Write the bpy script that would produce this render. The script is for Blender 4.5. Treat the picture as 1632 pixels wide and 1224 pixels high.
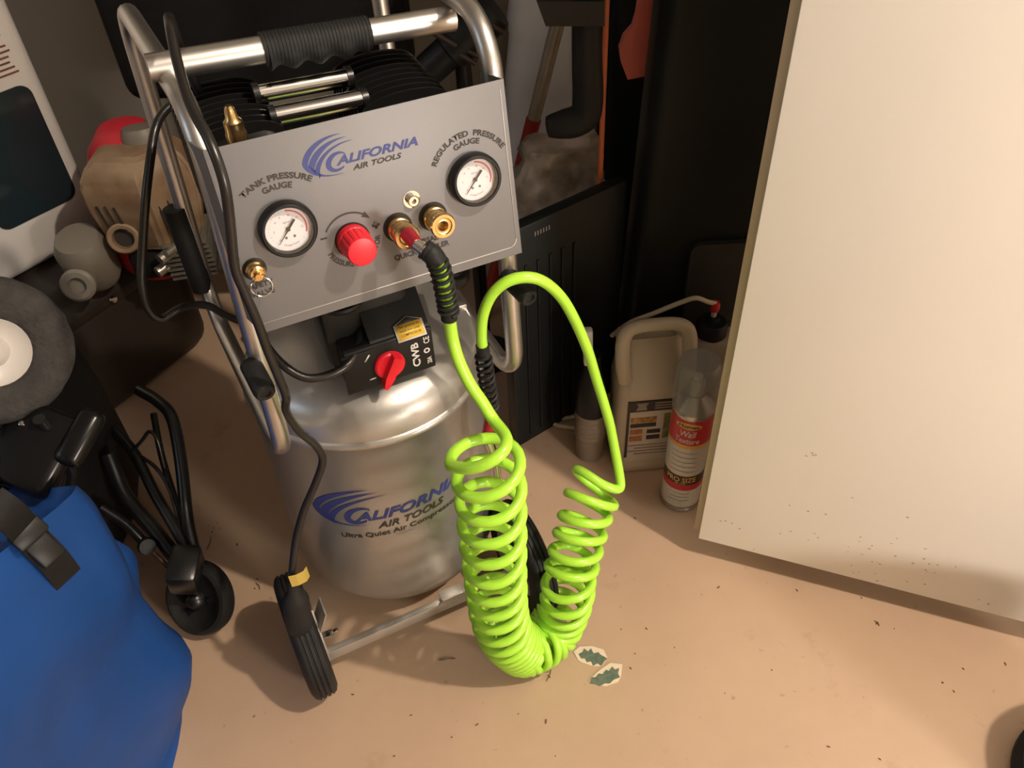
import bpy, bmesh, math, random
from mathutils import Matrix, Vector, Euler, noise

for o in list(bpy.data.objects):
    bpy.data.objects.remove(o, do_unlink=True)
scene = bpy.context.scene
COL = scene.collection
PI = math.pi
random.seed(4)

# ------------------------------------------------------------------ camera, light, exposure
cam_data = bpy.data.cameras.new('camera')
cam = bpy.data.objects.new('camera', cam_data)
COL.objects.link(cam)
cam_data.sensor_width = 36.0
cam_data.lens = 36.0 * 1320.0 / 1632.0
cam_data.clip_start = 0.02
cam.matrix_world = Matrix(((0.998622, 0.052484, 0.0, 0.0),
                           (-0.035870, 0.682497, -0.730008, 0.0),
                           (-0.038314, 0.729002, 0.683439, 1.15),
                           (0, 0, 0, 1)))
scene.camera = cam

world = bpy.data.worlds.new('world')
scene.world = world
world.use_nodes = True
world.node_tree.nodes['Background'].inputs[0].default_value = (0.60, 0.55, 0.5, 1)
world.node_tree.nodes['Background'].inputs[1].default_value = 0.02

def lamp(name, loc, watts, color, radius):
    d = bpy.data.lights.new(name, 'POINT')
    d.energy = watts; d.color = color; d.shadow_soft_size = radius
    o = bpy.data.objects.new(name, d); COL.objects.link(o); o.location = loc
    return o
lamp('ceiling_bulb', (1.05, 0.08, 2.28), 142, (1.0, 0.855, 0.69), 0.035)
lamp('cool_side_lamp', (-1.9, 0.1, 1.5), 9, (0.55, 0.75, 1.0), 0.30)
lamp('door_fill_lamp', (1.90, -1.50, 0.95), 182, (1.0, 0.90, 0.80), 0.22)  # added fill light, unseen, set low on the right to brighten the door

scene.view_settings.view_transform = 'Standard'
scene.view_settings.look = 'None'
scene.view_settings.gamma = 1.0
scene.view_settings.use_curve_mapping = False
scene.view_settings.exposure = 0.0

# ------------------------------------------------------------------ materials
MATS = {}
def mat(name, color, rough=0.5, metal=0.0, var=0.0, vscale=8.0, bump=0.0, bscale=60.0, coat=0.0,
        spec=0.5, color2=None, detail=4.0):
    if name in MATS: return MATS[name]
    m = bpy.data.materials.new(name); m.use_nodes = True
    nt = m.node_tree; b = nt.nodes['Principled BSDF']
    b.inputs['Roughness'].default_value = rough
    b.inputs['Metallic'].default_value = metal
    b.inputs['Coat Weight'].default_value = coat
    b.inputs['Specular IOR Level'].default_value = spec
    c = tuple(color) + (1,)
    b.inputs['Base Color'].default_value = c
    tc = nt.nodes.new('ShaderNodeTexCoord')
    n = nt.nodes.new('ShaderNodeTexNoise'); n.inputs['Scale'].default_value = vscale
    n.inputs['Detail'].default_value = detail
    nt.links.new(tc.outputs['Object'], n.inputs['Vector'])
    r = nt.nodes.new('ShaderNodeValToRGB')
    c2 = tuple(color2) if color2 else tuple(x * (1 - var) for x in color)
    r.color_ramp.elements[0].position = 0.35; r.color_ramp.elements[0].color = c2 + (1,)
    r.color_ramp.elements[1].position = 0.65; r.color_ramp.elements[1].color = c
    nt.links.new(n.outputs['Fac'], r.inputs['Fac'])
    nt.links.new(r.outputs['Color'], b.inputs['Base Color'])
    if bump > 0:
        n2 = nt.nodes.new('ShaderNodeTexNoise'); n2.inputs['Scale'].default_value = bscale
        n2.inputs['Detail'].default_value = 3.0
        nt.links.new(tc.outputs['Object'], n2.inputs['Vector'])
        bp = nt.nodes.new('ShaderNodeBump'); bp.inputs['Strength'].default_value = bump
        bp.inputs['Distance'].default_value = 0.004
        nt.links.new(n2.outputs['Fac'], bp.inputs['Height'])
        nt.links.new(bp.outputs['Normal'], b.inputs['Normal'])
    MATS[name] = m
    return m

def clear_mat(name, tint, gloss):
    m = bpy.data.materials.new(name); m.use_nodes = True
    nt = m.node_tree; nt.nodes.clear()
    out = nt.nodes.new('ShaderNodeOutputMaterial')
    t = nt.nodes.new('ShaderNodeBsdfTransparent'); t.inputs[0].default_value = tuple(tint) + (1,)
    g = nt.nodes.new('ShaderNodeBsdfGlossy'); g.inputs['Roughness'].default_value = gloss
    lw = nt.nodes.new('ShaderNodeLayerWeight'); lw.inputs[0].default_value = 0.5
    pw_ = nt.nodes.new('ShaderNodeMath'); pw_.operation = 'POWER'; pw_.inputs[1].default_value = 4.0
    nt.links.new(lw.outputs['Facing'], pw_.inputs[0])
    f = nt.nodes.new('ShaderNodeMath'); f.operation = 'MULTIPLY_ADD'; f.inputs[1].default_value = 0.6; f.inputs[2].default_value = 0.04
    nt.links.new(pw_.outputs[0], f.inputs[0])
    mx = nt.nodes.new('ShaderNodeMixShader')
    nt.links.new(f.outputs[0], mx.inputs[0]); nt.links.new(t.outputs[0], mx.inputs[1])
    nt.links.new(g.outputs[0], mx.inputs[2]); nt.links.new(mx.outputs[0], out.inputs[0])
    MATS[name] = m
    return m

M_tank = mat('tank_silver_paint', (0.50, 0.485, 0.46), 0.34, 0.75, 0.05, 5, 0.04, 500)
M_panel = mat('panel_silver', (0.19, 0.188, 0.196), 0.5, 0.35, 0.05, 6, 0.03, 600)
M_tube = mat('brushed_aluminium', (0.62, 0.60, 0.57), 0.36, 1.0, 0.06, 12)
M_chrome = mat('bright_steel', (0.75, 0.73, 0.70), 0.12, 1.0, 0.05, 20)
M_brass = mat('brass', (0.68, 0.46, 0.20), 0.22, 1.0, 0.15, 30)
M_black = mat('black_plastic', (0.012, 0.012, 0.012), 0.4, 0, 0.3, 12, spec=0.25)
M_rubber = mat('black_rubber', (0.016, 0.016, 0.016), 0.55, 0, 0.3, 20, 0.1, 250, spec=0.25)
M_pump = mat('pump_black_paint', (0.009, 0.009, 0.009), 0.3, 0, 0.2, 15, spec=0.5)
M_cable = mat('black_cable', (0.014, 0.012, 0.011), 0.3, 0, 0.2, 15)
M_green = mat('lime_green_polyurethane', (0.40, 0.76, 0.055), 0.28, 0, 0.08, 14, spec=0.45)
M_red = mat('red_plastic', (0.72, 0.012, 0.028), 0.38, 0, 0.1, 14)
M_redfit = mat('red_anodised', (0.45, 0.03, 0.05), 0.3, 0.6, 0.1, 20)
M_ink = mat('black_ink', (0.03, 0.025, 0.02), 0.6, 0, 0.1, 30)
M_blue = mat('blue_ink', (0.028, 0.042, 0.19), 0.5, 0, 0.1, 30)
M_bluefade = mat('pale_blue_ink', (0.20, 0.22, 0.36), 0.5, 0, 0.1, 30)
M_white = mat('white_dial', (0.78, 0.79, 0.84), 0.6, 0, 0.03, 20)
M_whiteink = mat('white_ink', (0.6, 0.58, 0.55), 0.6, 0, 0.05, 20)
M_redink = mat('red_ink', (0.65, 0.04, 0.10), 0.6, 0, 0.05, 20)
M_greyink = mat('grey_ink', (0.35, 0.33, 0.36), 0.6, 0, 0.05, 20)
M_yellow = mat('yellow_label', (0.75, 0.46, 0.04), 0.55, 0, 0.05, 20)
M_glass = clear_mat('gauge_glass', (0.97, 0.97, 0.97), 0.02)
M_cap = clear_mat('clear_plastic_cap', (0.90, 0.90, 0.90), 0.15)
_nt = M_cap.node_tree; _o = _nt.nodes['Material Output']; _src = _o.inputs[0].links[0].from_socket
_d = _nt.nodes.new('ShaderNodeBsdfDiffuse'); _d.inputs[0].default_value = (0.6, 0.6, 0.58, 1); _m = _nt.nodes.new('ShaderNodeMixShader'); _m.inputs[0].default_value = 0.16
_nt.links.new(_src, _m.inputs[1]); _nt.links.new(_d.outputs[0], _m.inputs[2]); _nt.links.new(_m.outputs[0], _o.inputs[0])
M_blackbag = mat('black_nylon', (0.006, 0.006, 0.006), 0.6, 0, 0.3, 10, 0.3, 40, spec=0.25)
M_blackcase = mat('black_case_plastic', (0.0085, 0.0105, 0.0105), 0.42, 0, 0.25, 5, spec=0.25)
M_bluebag = mat('blue_coated_fabric', (0.010, 0.062, 0.25), 0.5, 0, 0.25, 5, 0.5, 9, spec=0.35)
M_foam = mat('grey_foam_tyre', (0.038, 0.034, 0.031), 0.9, 0, 0.35, 60, 0.5, 180)
M_rim = mat('pale_grey_rim', (0.52, 0.49, 0.46), 0.3, 0, 0.05, 10)
M_whiteplast = mat('white_appliance_plastic', (0.60, 0.57, 0.545), 0.4, 0, 0.04, 6)
M_darkwin = mat('dark_teal_window', (0.012, 0.022, 0.026), 0.12, 0, 0.1, 6)
M_brownink = mat('brown_ink', (0.16, 0.06, 0.04), 0.6, 0, 0.2, 40)
M_tan = mat('dirty_tan_plastic', (0.27, 0.19, 0.115), 0.55, 0, 0.0, 16, 0.1, 80, color2=(0.18, 0.105, 0.055))
M_engred = mat('engine_red_plastic', (0.50, 0.02, 0.035), 0.4, 0, 0.2, 10)
M_alu = mat('cast_aluminium', (0.46, 0.43, 0.37), 0.4, 0.8, 0.35, 40, 0.2, 120)
M_tankplast = mat('milky_plastic', (0.17, 0.15, 0.12), 0.5, 0, 0.1, 12)
M_trunk = mat('dark_brown_vinyl', (0.020, 0.013, 0.009), 0.5, 0, 0.3, 8, 0.2, 30)
M_khaki = mat('khaki_jug_plastic', (0.50, 0.42, 0.315), 0.38, 0, 0.08, 6)
M_label = mat('printed_label_cream', (0.55, 0.47, 0.41), 0.45, 0, 0.08, 25)
M_labelblk = mat('printed_label_black', (0.03, 0.024, 0.02), 0.45, 0, 0.08, 25)
M_orange = mat('label_orange', (0.48, 0.19, 0.06), 0.5, 0, 0.0, 120, color2=(0.28, 0.10, 0.05))
M_ambers = mat('label_amber', (0.52, 0.30, 0.07), 0.5, 0, 0.0, 150, color2=(0.20, 0.08, 0.03))
M_olive = mat('label_olive', (0.25, 0.23, 0.09), 0.5, 0, 0.0, 130, color2=(0.08, 0.09, 0.05))
M_canwhite = mat('can_white', (0.62, 0.60, 0.57), 0.3, 0.1, 0.05, 20)
M_canred = mat('can_red', (0.55, 0.02, 0.035), 0.3, 0.0, 0.08, 20)
M_canblk = mat('can_black', (0.035, 0.022, 0.018), 0.3, 0.0, 0.08, 20)
M_gold = mat('gold_ink', (0.72, 0.42, 0.10), 0.4, 0, 0.1, 30)
M_canmetal = mat('can_steel', (0.50, 0.49, 0.47), 0.3, 1.0, 0.1, 20)
M_greycap = mat('grey_nozzle', (0.33, 0.33, 0.33), 0.4, 0, 0.1, 20)
M_sprayer = mat('grey_beige_container', (0.27, 0.22, 0.17), 0.45, 0, 0.1, 8)
M_tubewhite = mat('cream_tubing', (0.58, 0.50, 0.38), 0.4, 0, 0.08, 20)
M_bottle = mat('brown_bottle_plastic', (0.20, 0.155, 0.11), 0.4, 0, 0.1, 10)
M_offwhite = mat('off_white_plastic', (0.50, 0.46, 0.42), 0.45, 0, 0.08, 12)
M_sack = mat('white_plastic_sack', (0.78, 0.76, 0.73), 0.4, 0, 0.15, 9, 0.3, 20)
M_clearbag = mat('crumpled_tan_film', (0.62, 0.53, 0.43), 0.3, 0, 0.0, 18, 0.5, 45, color2=(0.24, 0.19, 0.145))
M_poletan = mat('worn_steel_pole', (0.42, 0.37, 0.29), 0.45, 0.5, 0.25, 20)
M_polered = mat('red_sleeve', (0.38, 0.035, 0.025), 0.4, 0, 0.2, 20)
M_orangebar = mat('orange_rod', (0.62, 0.16, 0.06), 0.45, 0, 0.15, 20)
M_coral = mat('coral_plastic', (0.72, 0.15, 0.11), 0.45, 0, 0.1, 10)
M_greypl = mat('grey_plastic', (0.22, 0.20, 0.18), 0.5, 0, 0.1, 10)
M_leafgreen = mat('printed_holly_green', (0.075, 0.12, 0.085), 0.6, 0, 0.0, 150, color2=(0.14, 0.17, 0.12))
M_cream = mat('cream_paper', (0.74, 0.60, 0.46), 0.7, 0, 0.05, 60)
M_crumb = mat('brown_crumbs', (0.16, 0.08, 0.04), 0.8, 0, 0.3, 100)
M_door = mat('cream_white_door_paint', (0.92, 0.885, 0.82), 0.42, 0, 0.03, 3, 0.02, 200)
M_doortrim = mat('beige_door_edge', (0.56, 0.48, 0.355), 0.5, 0, 0.05, 5)
M_wall = mat('beige_wall_paint', (0.31, 0.275, 0.22), 0.8, 0, 0.06, 3, 0.08, 140)
M_ceil = mat('white_ceiling', (0.28, 0.275, 0.27), 0.9, 0, 0.04, 3)
M_greyring = mat('dark_grey_ring', (0.055, 0.052, 0.045), 0.45, 0, 0.1, 20)

def floor_material():
    m = bpy.data.materials.new('painted_concrete_floor'); m.use_nodes = True
    nt = m.node_tree; b = nt.nodes['Principled BSDF']
    tc = nt.nodes.new('ShaderNodeTexCoord')
    def nz(scale, det=5, rough=0.55):
        n = nt.nodes.new('ShaderNodeTexNoise'); n.inputs['Scale'].default_value = scale
        n.inputs['Detail'].default_value = det; n.inputs['Roughness'].default_value = rough
        nt.links.new(tc.outputs['Object'], n.inputs['Vector']); return n
    def ramp(n, p0, c0, p1, c1):
        r = nt.nodes.new('ShaderNodeValToRGB')
        r.color_ramp.elements[0].position = p0; r.color_ramp.elements[0].color = c0
        r.color_ramp.elements[1].position = p1; r.color_ramp.elements[1].color = c1
        nt.links.new(n.outputs['Fac'], r.inputs['Fac']); return r
    base = ramp(nz(4, 6), 0.3, (0.46, 0.315, 0.215, 1), 0.7, (0.52, 0.365, 0.25, 1))
    stain = ramp(nz(7.5, 8, 0.7), 0.60, (0, 0, 0, 1), 0.78, (1, 1, 1, 1))
    spots = ramp(nz(70, 2, 0.5), 0.70, (0, 0, 0, 1), 0.76, (1, 1, 1, 1))
    def mix(fac, c1, c2, k):
        mm = nt.nodes.new('ShaderNodeMath'); mm.operation = 'MULTIPLY'; mm.inputs[1].default_value = k
        nt.links.new(fac.outputs['Color'], mm.inputs[0])
        x = nt.nodes.new('ShaderNodeMix'); x.data_type = 'RGBA'
        nt.links.new(mm.outputs[0], x.inputs[0]); nt.links.new(c1, x.inputs[6]); x.inputs[7].default_value = c2
        return x.outputs[2]
    c = mix(stain, base.outputs['Color'], (0.30, 0.17, 0.10, 1), 0.5)
    c = mix(spots, c, (0.22, 0.12, 0.06, 1), 0.35)
    nt.links.new(c, b.inputs['Base Color'])
    b.inputs['Roughness'].default_value = 0.42
    b.inputs['Specular IOR Level'].default_value = 0.35
    bp = nt.nodes.new('ShaderNodeBump'); bp.inputs['Strength'].default_value = 0.08; bp.inputs['Distance'].default_value = 0.004
    nt.links.new(nz(30, 4).outputs['Fac'], bp.inputs['Height'])
    nt.links.new(bp.outputs['Normal'], b.inputs['Normal'])
    return m
M_floor = floor_material()

# ------------------------------------------------------------------ mesh helpers
def obj(name, bm, m, parent=None, angle=40, M=None, label=None):
    me = bpy.data.meshes.new(name)
    if isinstance(bm, bpy.types.Mesh):
        me = bm
    else:
        bmesh.ops.recalc_face_normals(bm, faces=bm.faces)
        bm.to_mesh(me); bm.free()
    for p in me.polygons: p.use_smooth = True
    me.set_sharp_from_angle(angle=math.radians(angle))
    if m: me.materials.clear(); me.materials.append(m)
    o = bpy.data.objects.new(name, me); COL.objects.link(o)
    if parent: o.parent = parent
    if M is not None: o.matrix_local = M
    if label: o['label'] = label
    if name in ('lettering', 'logo_emblem', 'scale_print', 'label_print', 'border_line', 'edge_marks'): o['kind'] = 'stuff'
    return o
def thing(name, label, cat, loc=(0, 0, 0), rotz=0.0, group=None):
    o = bpy.data.objects.new(name, None); COL.objects.link(o)
    o.empty_display_size = 0.05
    o.location = loc; o.rotation_euler = (0, 0, rotz)
    return tag(o, label, cat, group)
def tag(o, label, cat, group=None):
    o['label'] = label; o['category'] = cat
    if group: o['group'] = group
    return o
def struct(name, bm, m, label=None):
    o = obj(name, bm, m); o['kind'] = 'structure'
    if label: o['label'] = label
    return o
NB = bmesh.new
def T(x, y, z): return Matrix.Translation((x, y, z))
def R(ax, deg): return Matrix.Rotation(math.radians(deg), 4, ax)
I4 = Matrix.Identity(4)
def frame(origin, zdir, xhint=(1, 0, 0)):
    z = Vector(zdir).normalized(); x = Vector(xhint); x = (x - z * x.dot(z))
    if x.length < 1e-5: x = Vector((0, 1, 0)); x = x - z * x.dot(z)
    x.normalize(); y = z.cross(x)
    return Matrix(((x.x, y.x, z.x, origin[0]), (x.y, y.y, z.y, origin[1]), (x.z, y.z, z.z, origin[2]), (0, 0, 0, 1)))
def box(bm, sx, sy, sz, M=I4, bevel=0.0, seg=2):
    r = bmesh.ops.create_cube(bm, size=1.0, matrix=I4)
    vs = r['verts']
    for v in vs: v.co = Vector((v.co.x * sx, v.co.y * sy, v.co.z * sz))
    if bevel > 0:
        es = list({e for v in vs for e in v.link_edges})
        rb = bmesh.ops.bevel(bm, geom=es, offset=bevel, segments=seg, affect='EDGES', profile=0.5)
        vs = list({v for f in rb['faces'] for v in f.verts} | {v for v in vs if v.is_valid})
    for v in vs: v.co = M @ v.co
    return vs
def boxat(bm, lo, hi, bevel=0.0, M=I4, seg=2):
    c = [(a + b) / 2 for a, b in zip(lo, hi)]
    return box(bm, hi[0] - lo[0], hi[1] - lo[1], hi[2] - lo[2], M @ T(*c), bevel, seg)
def lathe(bm, prof, M=I4, seg=24, caps=True, sx=1.0, sy=1.0):
    rings = []
    for r, z in prof:
        if r < 1e-6: rings.append([bm.verts.new(M @ Vector((0, 0, z)))])
        else: rings.append([bm.verts.new(M @ Vector((sx * r * math.cos(2 * PI * k / seg), sy * r * math.sin(2 * PI * k / seg), z))) for k in range(seg)])
    for a, b in zip(rings, rings[1:]):
        for k in range(seg):
            k2 = (k + 1) % seg
            if len(a) == 1 and len(b) == 1: continue
            if len(a) == 1: bm.faces.new((a[0], b[k], b[k2]))
            elif len(b) == 1: bm.faces.new((a[k], a[k2], b[0]))
            else: bm.faces.new((a[k], a[k2], b[k2], b[k]))
    if caps:
        if len(rings[0]) > 1: bm.faces.new(rings[0][::-1])
        if len(rings[-1]) > 1: bm.faces.new(rings[-1])
def cr(pts, n=8, closed=False):
    P = [Vector(p) for p in pts]; out = []; N = len(P)
    rng = range(N) if closed else range(N - 1)
    for i in rng:
        if closed: p0, p1, p2, p3 = P[(i - 1) % N], P[i], P[(i + 1) % N], P[(i + 2) % N]
        else:
            p1, p2 = P[i], P[i + 1]
            p0 = P[i - 1] if i > 0 else p1 * 2 - p2
            p3 = P[i + 2] if i + 2 < N else p2 * 2 - p1
        for k in range(n):
            t = k / n
            out.append(0.5 * ((2 * p1) + (p2 - p0) * t + (2 * p0 - 5 * p1 + 4 * p2 - p3) * t * t + (3 * p1 - p0 - 3 * p2 + p3) * t ** 3))
    if not closed: out.append(P[-1].copy())
    return out
def tube(bm, pts, r, seg=10, closed=False, caps=True):
    P = [Vector(p) for p in pts]; N = len(P)
    rad = r if callable(r) else (lambda i: r)
    tang = []
    for i in range(N):
        if closed: t = P[(i + 1) % N] - P[(i - 1) % N]
        else: t = P[min(i + 1, N - 1)] - P[max(i - 1, 0)]
        tang.append(t.normalized())
    nrm = tang[0].orthogonal().normalized()
    frames = []
    for i in range(N):
        if i:
            nrm = nrm - tang[i] * nrm.dot(tang[i])
            nrm.normalize()
        frames.append((nrm.copy(), tang[i].cross(nrm)))
    if closed:
        q = nrm - tang[0] * nrm.dot(tang[0]); q.normalize()
        n0, b0 = frames[0]
        ang = math.atan2(q.dot(b0), q.dot(n0))
        for i in range(N):
            rot = Matrix.Rotation(-ang * i / N, 3, tang[i])
            frames[i] = (rot @ frames[i][0], rot @ frames[i][1])
    rings = []
    for i in range(N):
        a, b = frames[i]; rr = rad(i)
        rings.append([bm.verts.new(P[i] + (a * math.cos(2 * PI * k / seg) + b * math.sin(2 * PI * k / seg)) * rr) for k in range(seg)])
    for i in range(N if closed else N - 1):
        A, B = rings[i], rings[(i + 1) % N]
        for k in range(seg): bm.faces.new((A[k], A[(k + 1) % seg], B[(k + 1) % seg], B[k]))
    if caps and not closed:
        bm.faces.new(rings[0][::-1]); bm.faces.new(rings[-1])
def cyl(bm, a, b, r, seg=16, r2=None):
    tube(bm, [a, b], (lambda i: r if i == 0 else (r if r2 is None else r2)), seg)
def prism(bm, pts, y0, y1, M=I4):
    """outline in XZ, extruded along Y"""
    a = [bm.verts.new(M @ Vector((x, y0, z))) for x, z in pts]
    b = [bm.verts.new(M @ Vector((x, y1, z))) for x, z in pts]
    n = len(pts)
    bm.faces.new(a); bm.faces.new(b[::-1])
    for i in range(n): bm.faces.new((a[i], b[i], b[(i + 1) % n], a[(i + 1) % n]))
def roundrect(w, h, r, n=5, cx=0, cz=0):
    out = []
    for sx, sz, a0 in ((1, 1, 0), (-1, 1, 90), (-1, -1, 180), (1, -1, 270)):
        for k in range(n + 1):
            a = math.radians(a0 + 90 * k / n)
            out.append((cx + sx * (w / 2 - r) + r * math.cos(a), cz + sz * (h / 2 - r) + r * math.sin(a)))
    return out
def helix(c0, c1, r, turns, n=12, phase=0.0):
    z = (Vector(c1) - Vector(c0)); L = z.length; M = frame(c0, z)
    return [M @ Vector((r * math.cos(phase + 2 * PI * turns * i / (turns * n)), r * math.sin(phase + 2 * PI * turns * i / (turns * n)), L * i / (turns * n))) for i in range(int(turns * n) + 1)]

def text_bm(bm, body, size, fn, bold=0.0, shear=0.0, align='LEFT', spacing=1.0, depth=0.0004, width=None):
    """lettering laid out flat, each vertex (x, z) mapped by fn(x, z, lift) to a point"""
    cu = bpy.data.curves.new('lettering', 'FONT')
    cu.body = body; cu.size = size; cu.offset = bold * size; cu.shear = shear
    cu.align_x = align; cu.space_character = spacing; cu.resolution_u = 3
    o = bpy.data.objects.new('lettering', cu); COL.objects.link(o)
    dg = bpy.context.evaluated_depsgraph_get(); dg.update()
    me = bpy.data.meshes.new_from_object(o.evaluated_get(dg))
    bpy.data.objects.remove(o, do_unlink=True); bpy.data.curves.remove(cu)
    xs = [v.co.x for v in me.vertices]
    k = 1.0
    if width and xs: k = width / (max(xs) - min(xs))
    vs = [bm.verts.new(fn(v.co.x * k, v.co.y, depth)) for v in me.vertices]
    for p in me.polygons:
        try: bm.faces.new([vs[i] for i in p.vertices])
        except ValueError: pass
    bpy.data.meshes.remove(me)
def flat(x0, z0, slope=0.0):
    return lambda x, z, d: Vector((x0 + x, -d, z0 + z + slope * x))
def arc(cx, cz, r, a0, sgn=1):
    """baseline on a circle, centred text at angle a0 (degrees, counter-clockwise from +X); sgn=-1 for text read along the bottom"""
    def f(x, z, d):
        if sgn > 0: a = math.radians(a0) - x / r; rr = r + z
        else: a = math.radians(a0) + x / r; rr = r - z
        return Vector((cx + rr * math.cos(a), -d, cz + rr * math.sin(a)))
    return f
def crescent(bm, outer, inner, fn, d=0.0004):
    a = [bm.verts.new(fn(x, z, d)) for x, z in outer]
    b = [bm.verts.new(fn(x, z, d)) for x, z in inner]
    for i in range(len(a) - 1): bm.faces.new((a[i], a[i + 1], b[i + 1], b[i]))
def bez(p0, p1, p2, p3, n=16):
    out = []
    for i in range(n + 1):
        t = i / n; s = 1 - t
        out.append(tuple(s ** 3 * a + 3 * s * s * t * b + 3 * s * t * t * c + t ** 3 * d for a, b, c, d in zip(p0, p1, p2, p3)))
    return out

# ------------------------------------------------------------------ the setting
bm = NB(); boxat(bm, (-2.4, -2.6, -0.05), (2.8, 1.75, 0.0)); struct('floor', bm, M_floor)
bm = NB(); boxat(bm, (-2.4, 1.68, 0.0), (2.8, 1.75, 2.4)); struct('wall_back', bm, M_wall)
bm = NB(); boxat(bm, (-2.45, -2.6, 0.0), (-2.4, 1.75, 2.4)); struct('wall_left', bm, M_wall)
bm = NB(); boxat(bm, (2.8, -2.6, 0.0), (2.85, 1.75, 2.4)); struct('wall_right', bm, M_wall)
bm = NB(); boxat(bm, (-2.4, -2.65, 0.0), (2.8, -2.6, 2.4)); struct('wall_front', bm, M_wall)
bm = NB(); boxat(bm, (-2.45, -2.65, 2.4), (2.85, 1.75, 2.45)); struct('ceiling', bm, M_ceil)

# open cabinet door on the right
DD = Vector((0.434, -0.175, 0)).normalized(); DA = math.atan2(DD.y, DD.x)
door = thing('door_1', 'cream white flat door standing open on the right, scuffed near its bottom edge', 'door', (0.2855, 0.790, 0.05), DA)
door['kind'] = 'structure'
bm = NB(); boxat(bm, (0, 0, 0), (0.86, 0.012, 1.95), 0.0012); obj('door_panel', bm, M_door, door)
bm = NB(); boxat(bm, (-0.0105, 0.012, 0.006), (0.86, 0.034, 1.95), 0.001); obj('door_backing', bm, M_doortrim, door, label='beige edge strip of the door')
bm = NB()
for k in range(46):
    x = random.gauss(0.22, 0.10); z = abs(random.gauss(0.06, 0.05)) + 0.005
    if x < 0.02 or x > 0.5: continue
    w = random.uniform(0.0008, 0.0022); h = random.uniform(0.0006, 0.0016)
    prism(bm, [(x + w * math.cos(a * PI / 3), z + h * math.sin(a * PI / 3)) for a in range(6)], -0.0002, 0.0001)
for x, z in ((0.131, 0.245), (0.128, 0.243), (0.126, 0.247), (0.12, 0.239), (0.035, 0.06), (0.045, 0.058), (0.028, 0.057), (0.058, 0.05)):
    prism(bm, [(x + 0.002 * math.cos(a * PI / 3), z + 0.0012 * math.sin(a * PI / 3)) for a in range(6)], -0.0002, 0.0001)
o = obj('scuff_mark', bm, mat('scuff_brown', (0.40, 0.31, 0.23), 0.7), door); o['kind'] = 'stuff'

# ------------------------------------------------------------------ AIR COMPRESSOR
YAW = math.radians(24)
AC = thing('air_compressor', 'silver portable air compressor with upright tank, black pump heads and gauge panel', 'air compressor', (-0.145, 0.645, 0), YAW)
TX, TY, TR = 0.035, 0.21, 0.16
bm = NB()
prof = [(0.0, 0.040), (0.09, 0.040), (0.125, 0.046), (0.148, 0.058), (0.157, 0.074), (0.1595, 0.090), (0.1595, 0.098), (0.16, 0.100),
        (0.16, 0.25), (0.16, 0.404), (0.1625, 0.407), (0.1635, 0.411), (0.1625, 0.415), (0.159, 0.417), (0.1585, 0.424), (0.156, 0.436), (0.150, 0.448), (0.140, 0.458),
        (0.124, 0.467), (0.10, 0.475), (0.07, 0.481), (0.035, 0.484), (0.0, 0.485)]
lathe(bm, prof, T(TX, TY, 0), 72)
tank = obj('tank', bm, M_tank, AC, 50)
def on_tank(s0, z0, slope=0.115):
    def f(x, z, d):
        s = s0 + x; a = s / TR
        rr = TR + d + 0.0003
        return Vector((TX + rr * math.sin(a), TY - rr * math.cos(a), z0 + z + slope * x))
    return f

def swoosh(bm, bmf, fn, w, h):
    """three tapered streaks joining in a tail below, plus a fine tail"""
    P = lambda a, b: (a * w, b * h)
    def streak(bm_, o, i): crescent(bm_, o, i, fn)
    streak(bm, bez(P(0, .47), P(.10, .82), P(.45, 1.0), P(.80, .93)), bez(P(.09, .40), P(.16, .66), P(.42, .93), P(.80, .93)))
    streak(bm, bez(P(.10, .37), P(.19, .66), P(.50, .90), P(.90, .83)), bez(P(.19, .27), P(.26, .52), P(.54, .84), P(.90, .83)))
    streak(bm, bez(P(.20, .25), P(.29, .52), P(.58, .78), P(1.0, .73)), bez(P(.27, .13), P(.30, .44), P(.58, .73), P(1.0, .73)))
    streak(bm, bez(P(0, .47), P(0, .24), P(.22, -.04), P(.74, .03)), bez(P(.09, .40), P(.24, .22), P(.24, .0), P(.74, .03)))
    streak(bm, bez(P(.09, .40), P(.11, .38), P(.12, .34), P(.13, .31), 3), bez(P(.20, .25), P(.20, .2), P(.2, .15), P(.22, .1), 3))
    streak(bm, bez(P(.18, .28), P(.20, .26), P(.24, .16), P(.26, .12), 4), bez(P(.29, .10), P(.27, .08), P(.25, .06), P(.24, .04), 4))
def big_c(bm, fn, x0, z0, s):
    ang = [math.radians(42 + (312 - 42) * i / 22) for i in range(23)]
    o = []; n = []
    for i, a in enumerate(ang):
        o.append((x0 + s * .58 * math.cos(a) + .22 * s * math.sin(a) * .5, z0 + s * .5 * math.sin(a)))
        t = 0.68 + 0.09 * abs(math.cos(a * .5 + .2))
        n.append((x0 + s * (.58 * t * math.cos(a) + .10) + .22 * s * math.sin(a) * .5, z0 + s * (.5 * t * math.sin(a) + 0.01)))
    crescent(bm, o, n, fn)
def logo(fn_at, parent, M, u, sw_w, sw_h, sw_xy, c_xy, c_s, cal_xy, cal_size, cal_w, air_xy, air_size, air_w):
    bm = NB(); swoosh(bm, None, fn_at(*sw_xy), sw_w, sw_h)
    big_c(bm, fn_at(*c_xy), 0, 0, c_s)
    text_bm(bm, 'ALIFORNIA', cal_size, fn_at(*cal_xy), 0.032, 0.32, width=cal_w)
    obj('logo_emblem', bm, M_blue, parent, 180, M)
    bm = NB(); text_bm(bm, 'AIR TOOLS', air_size, fn_at(*air_xy), 0.026, 0.30, width=air_w)
    return bm

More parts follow.
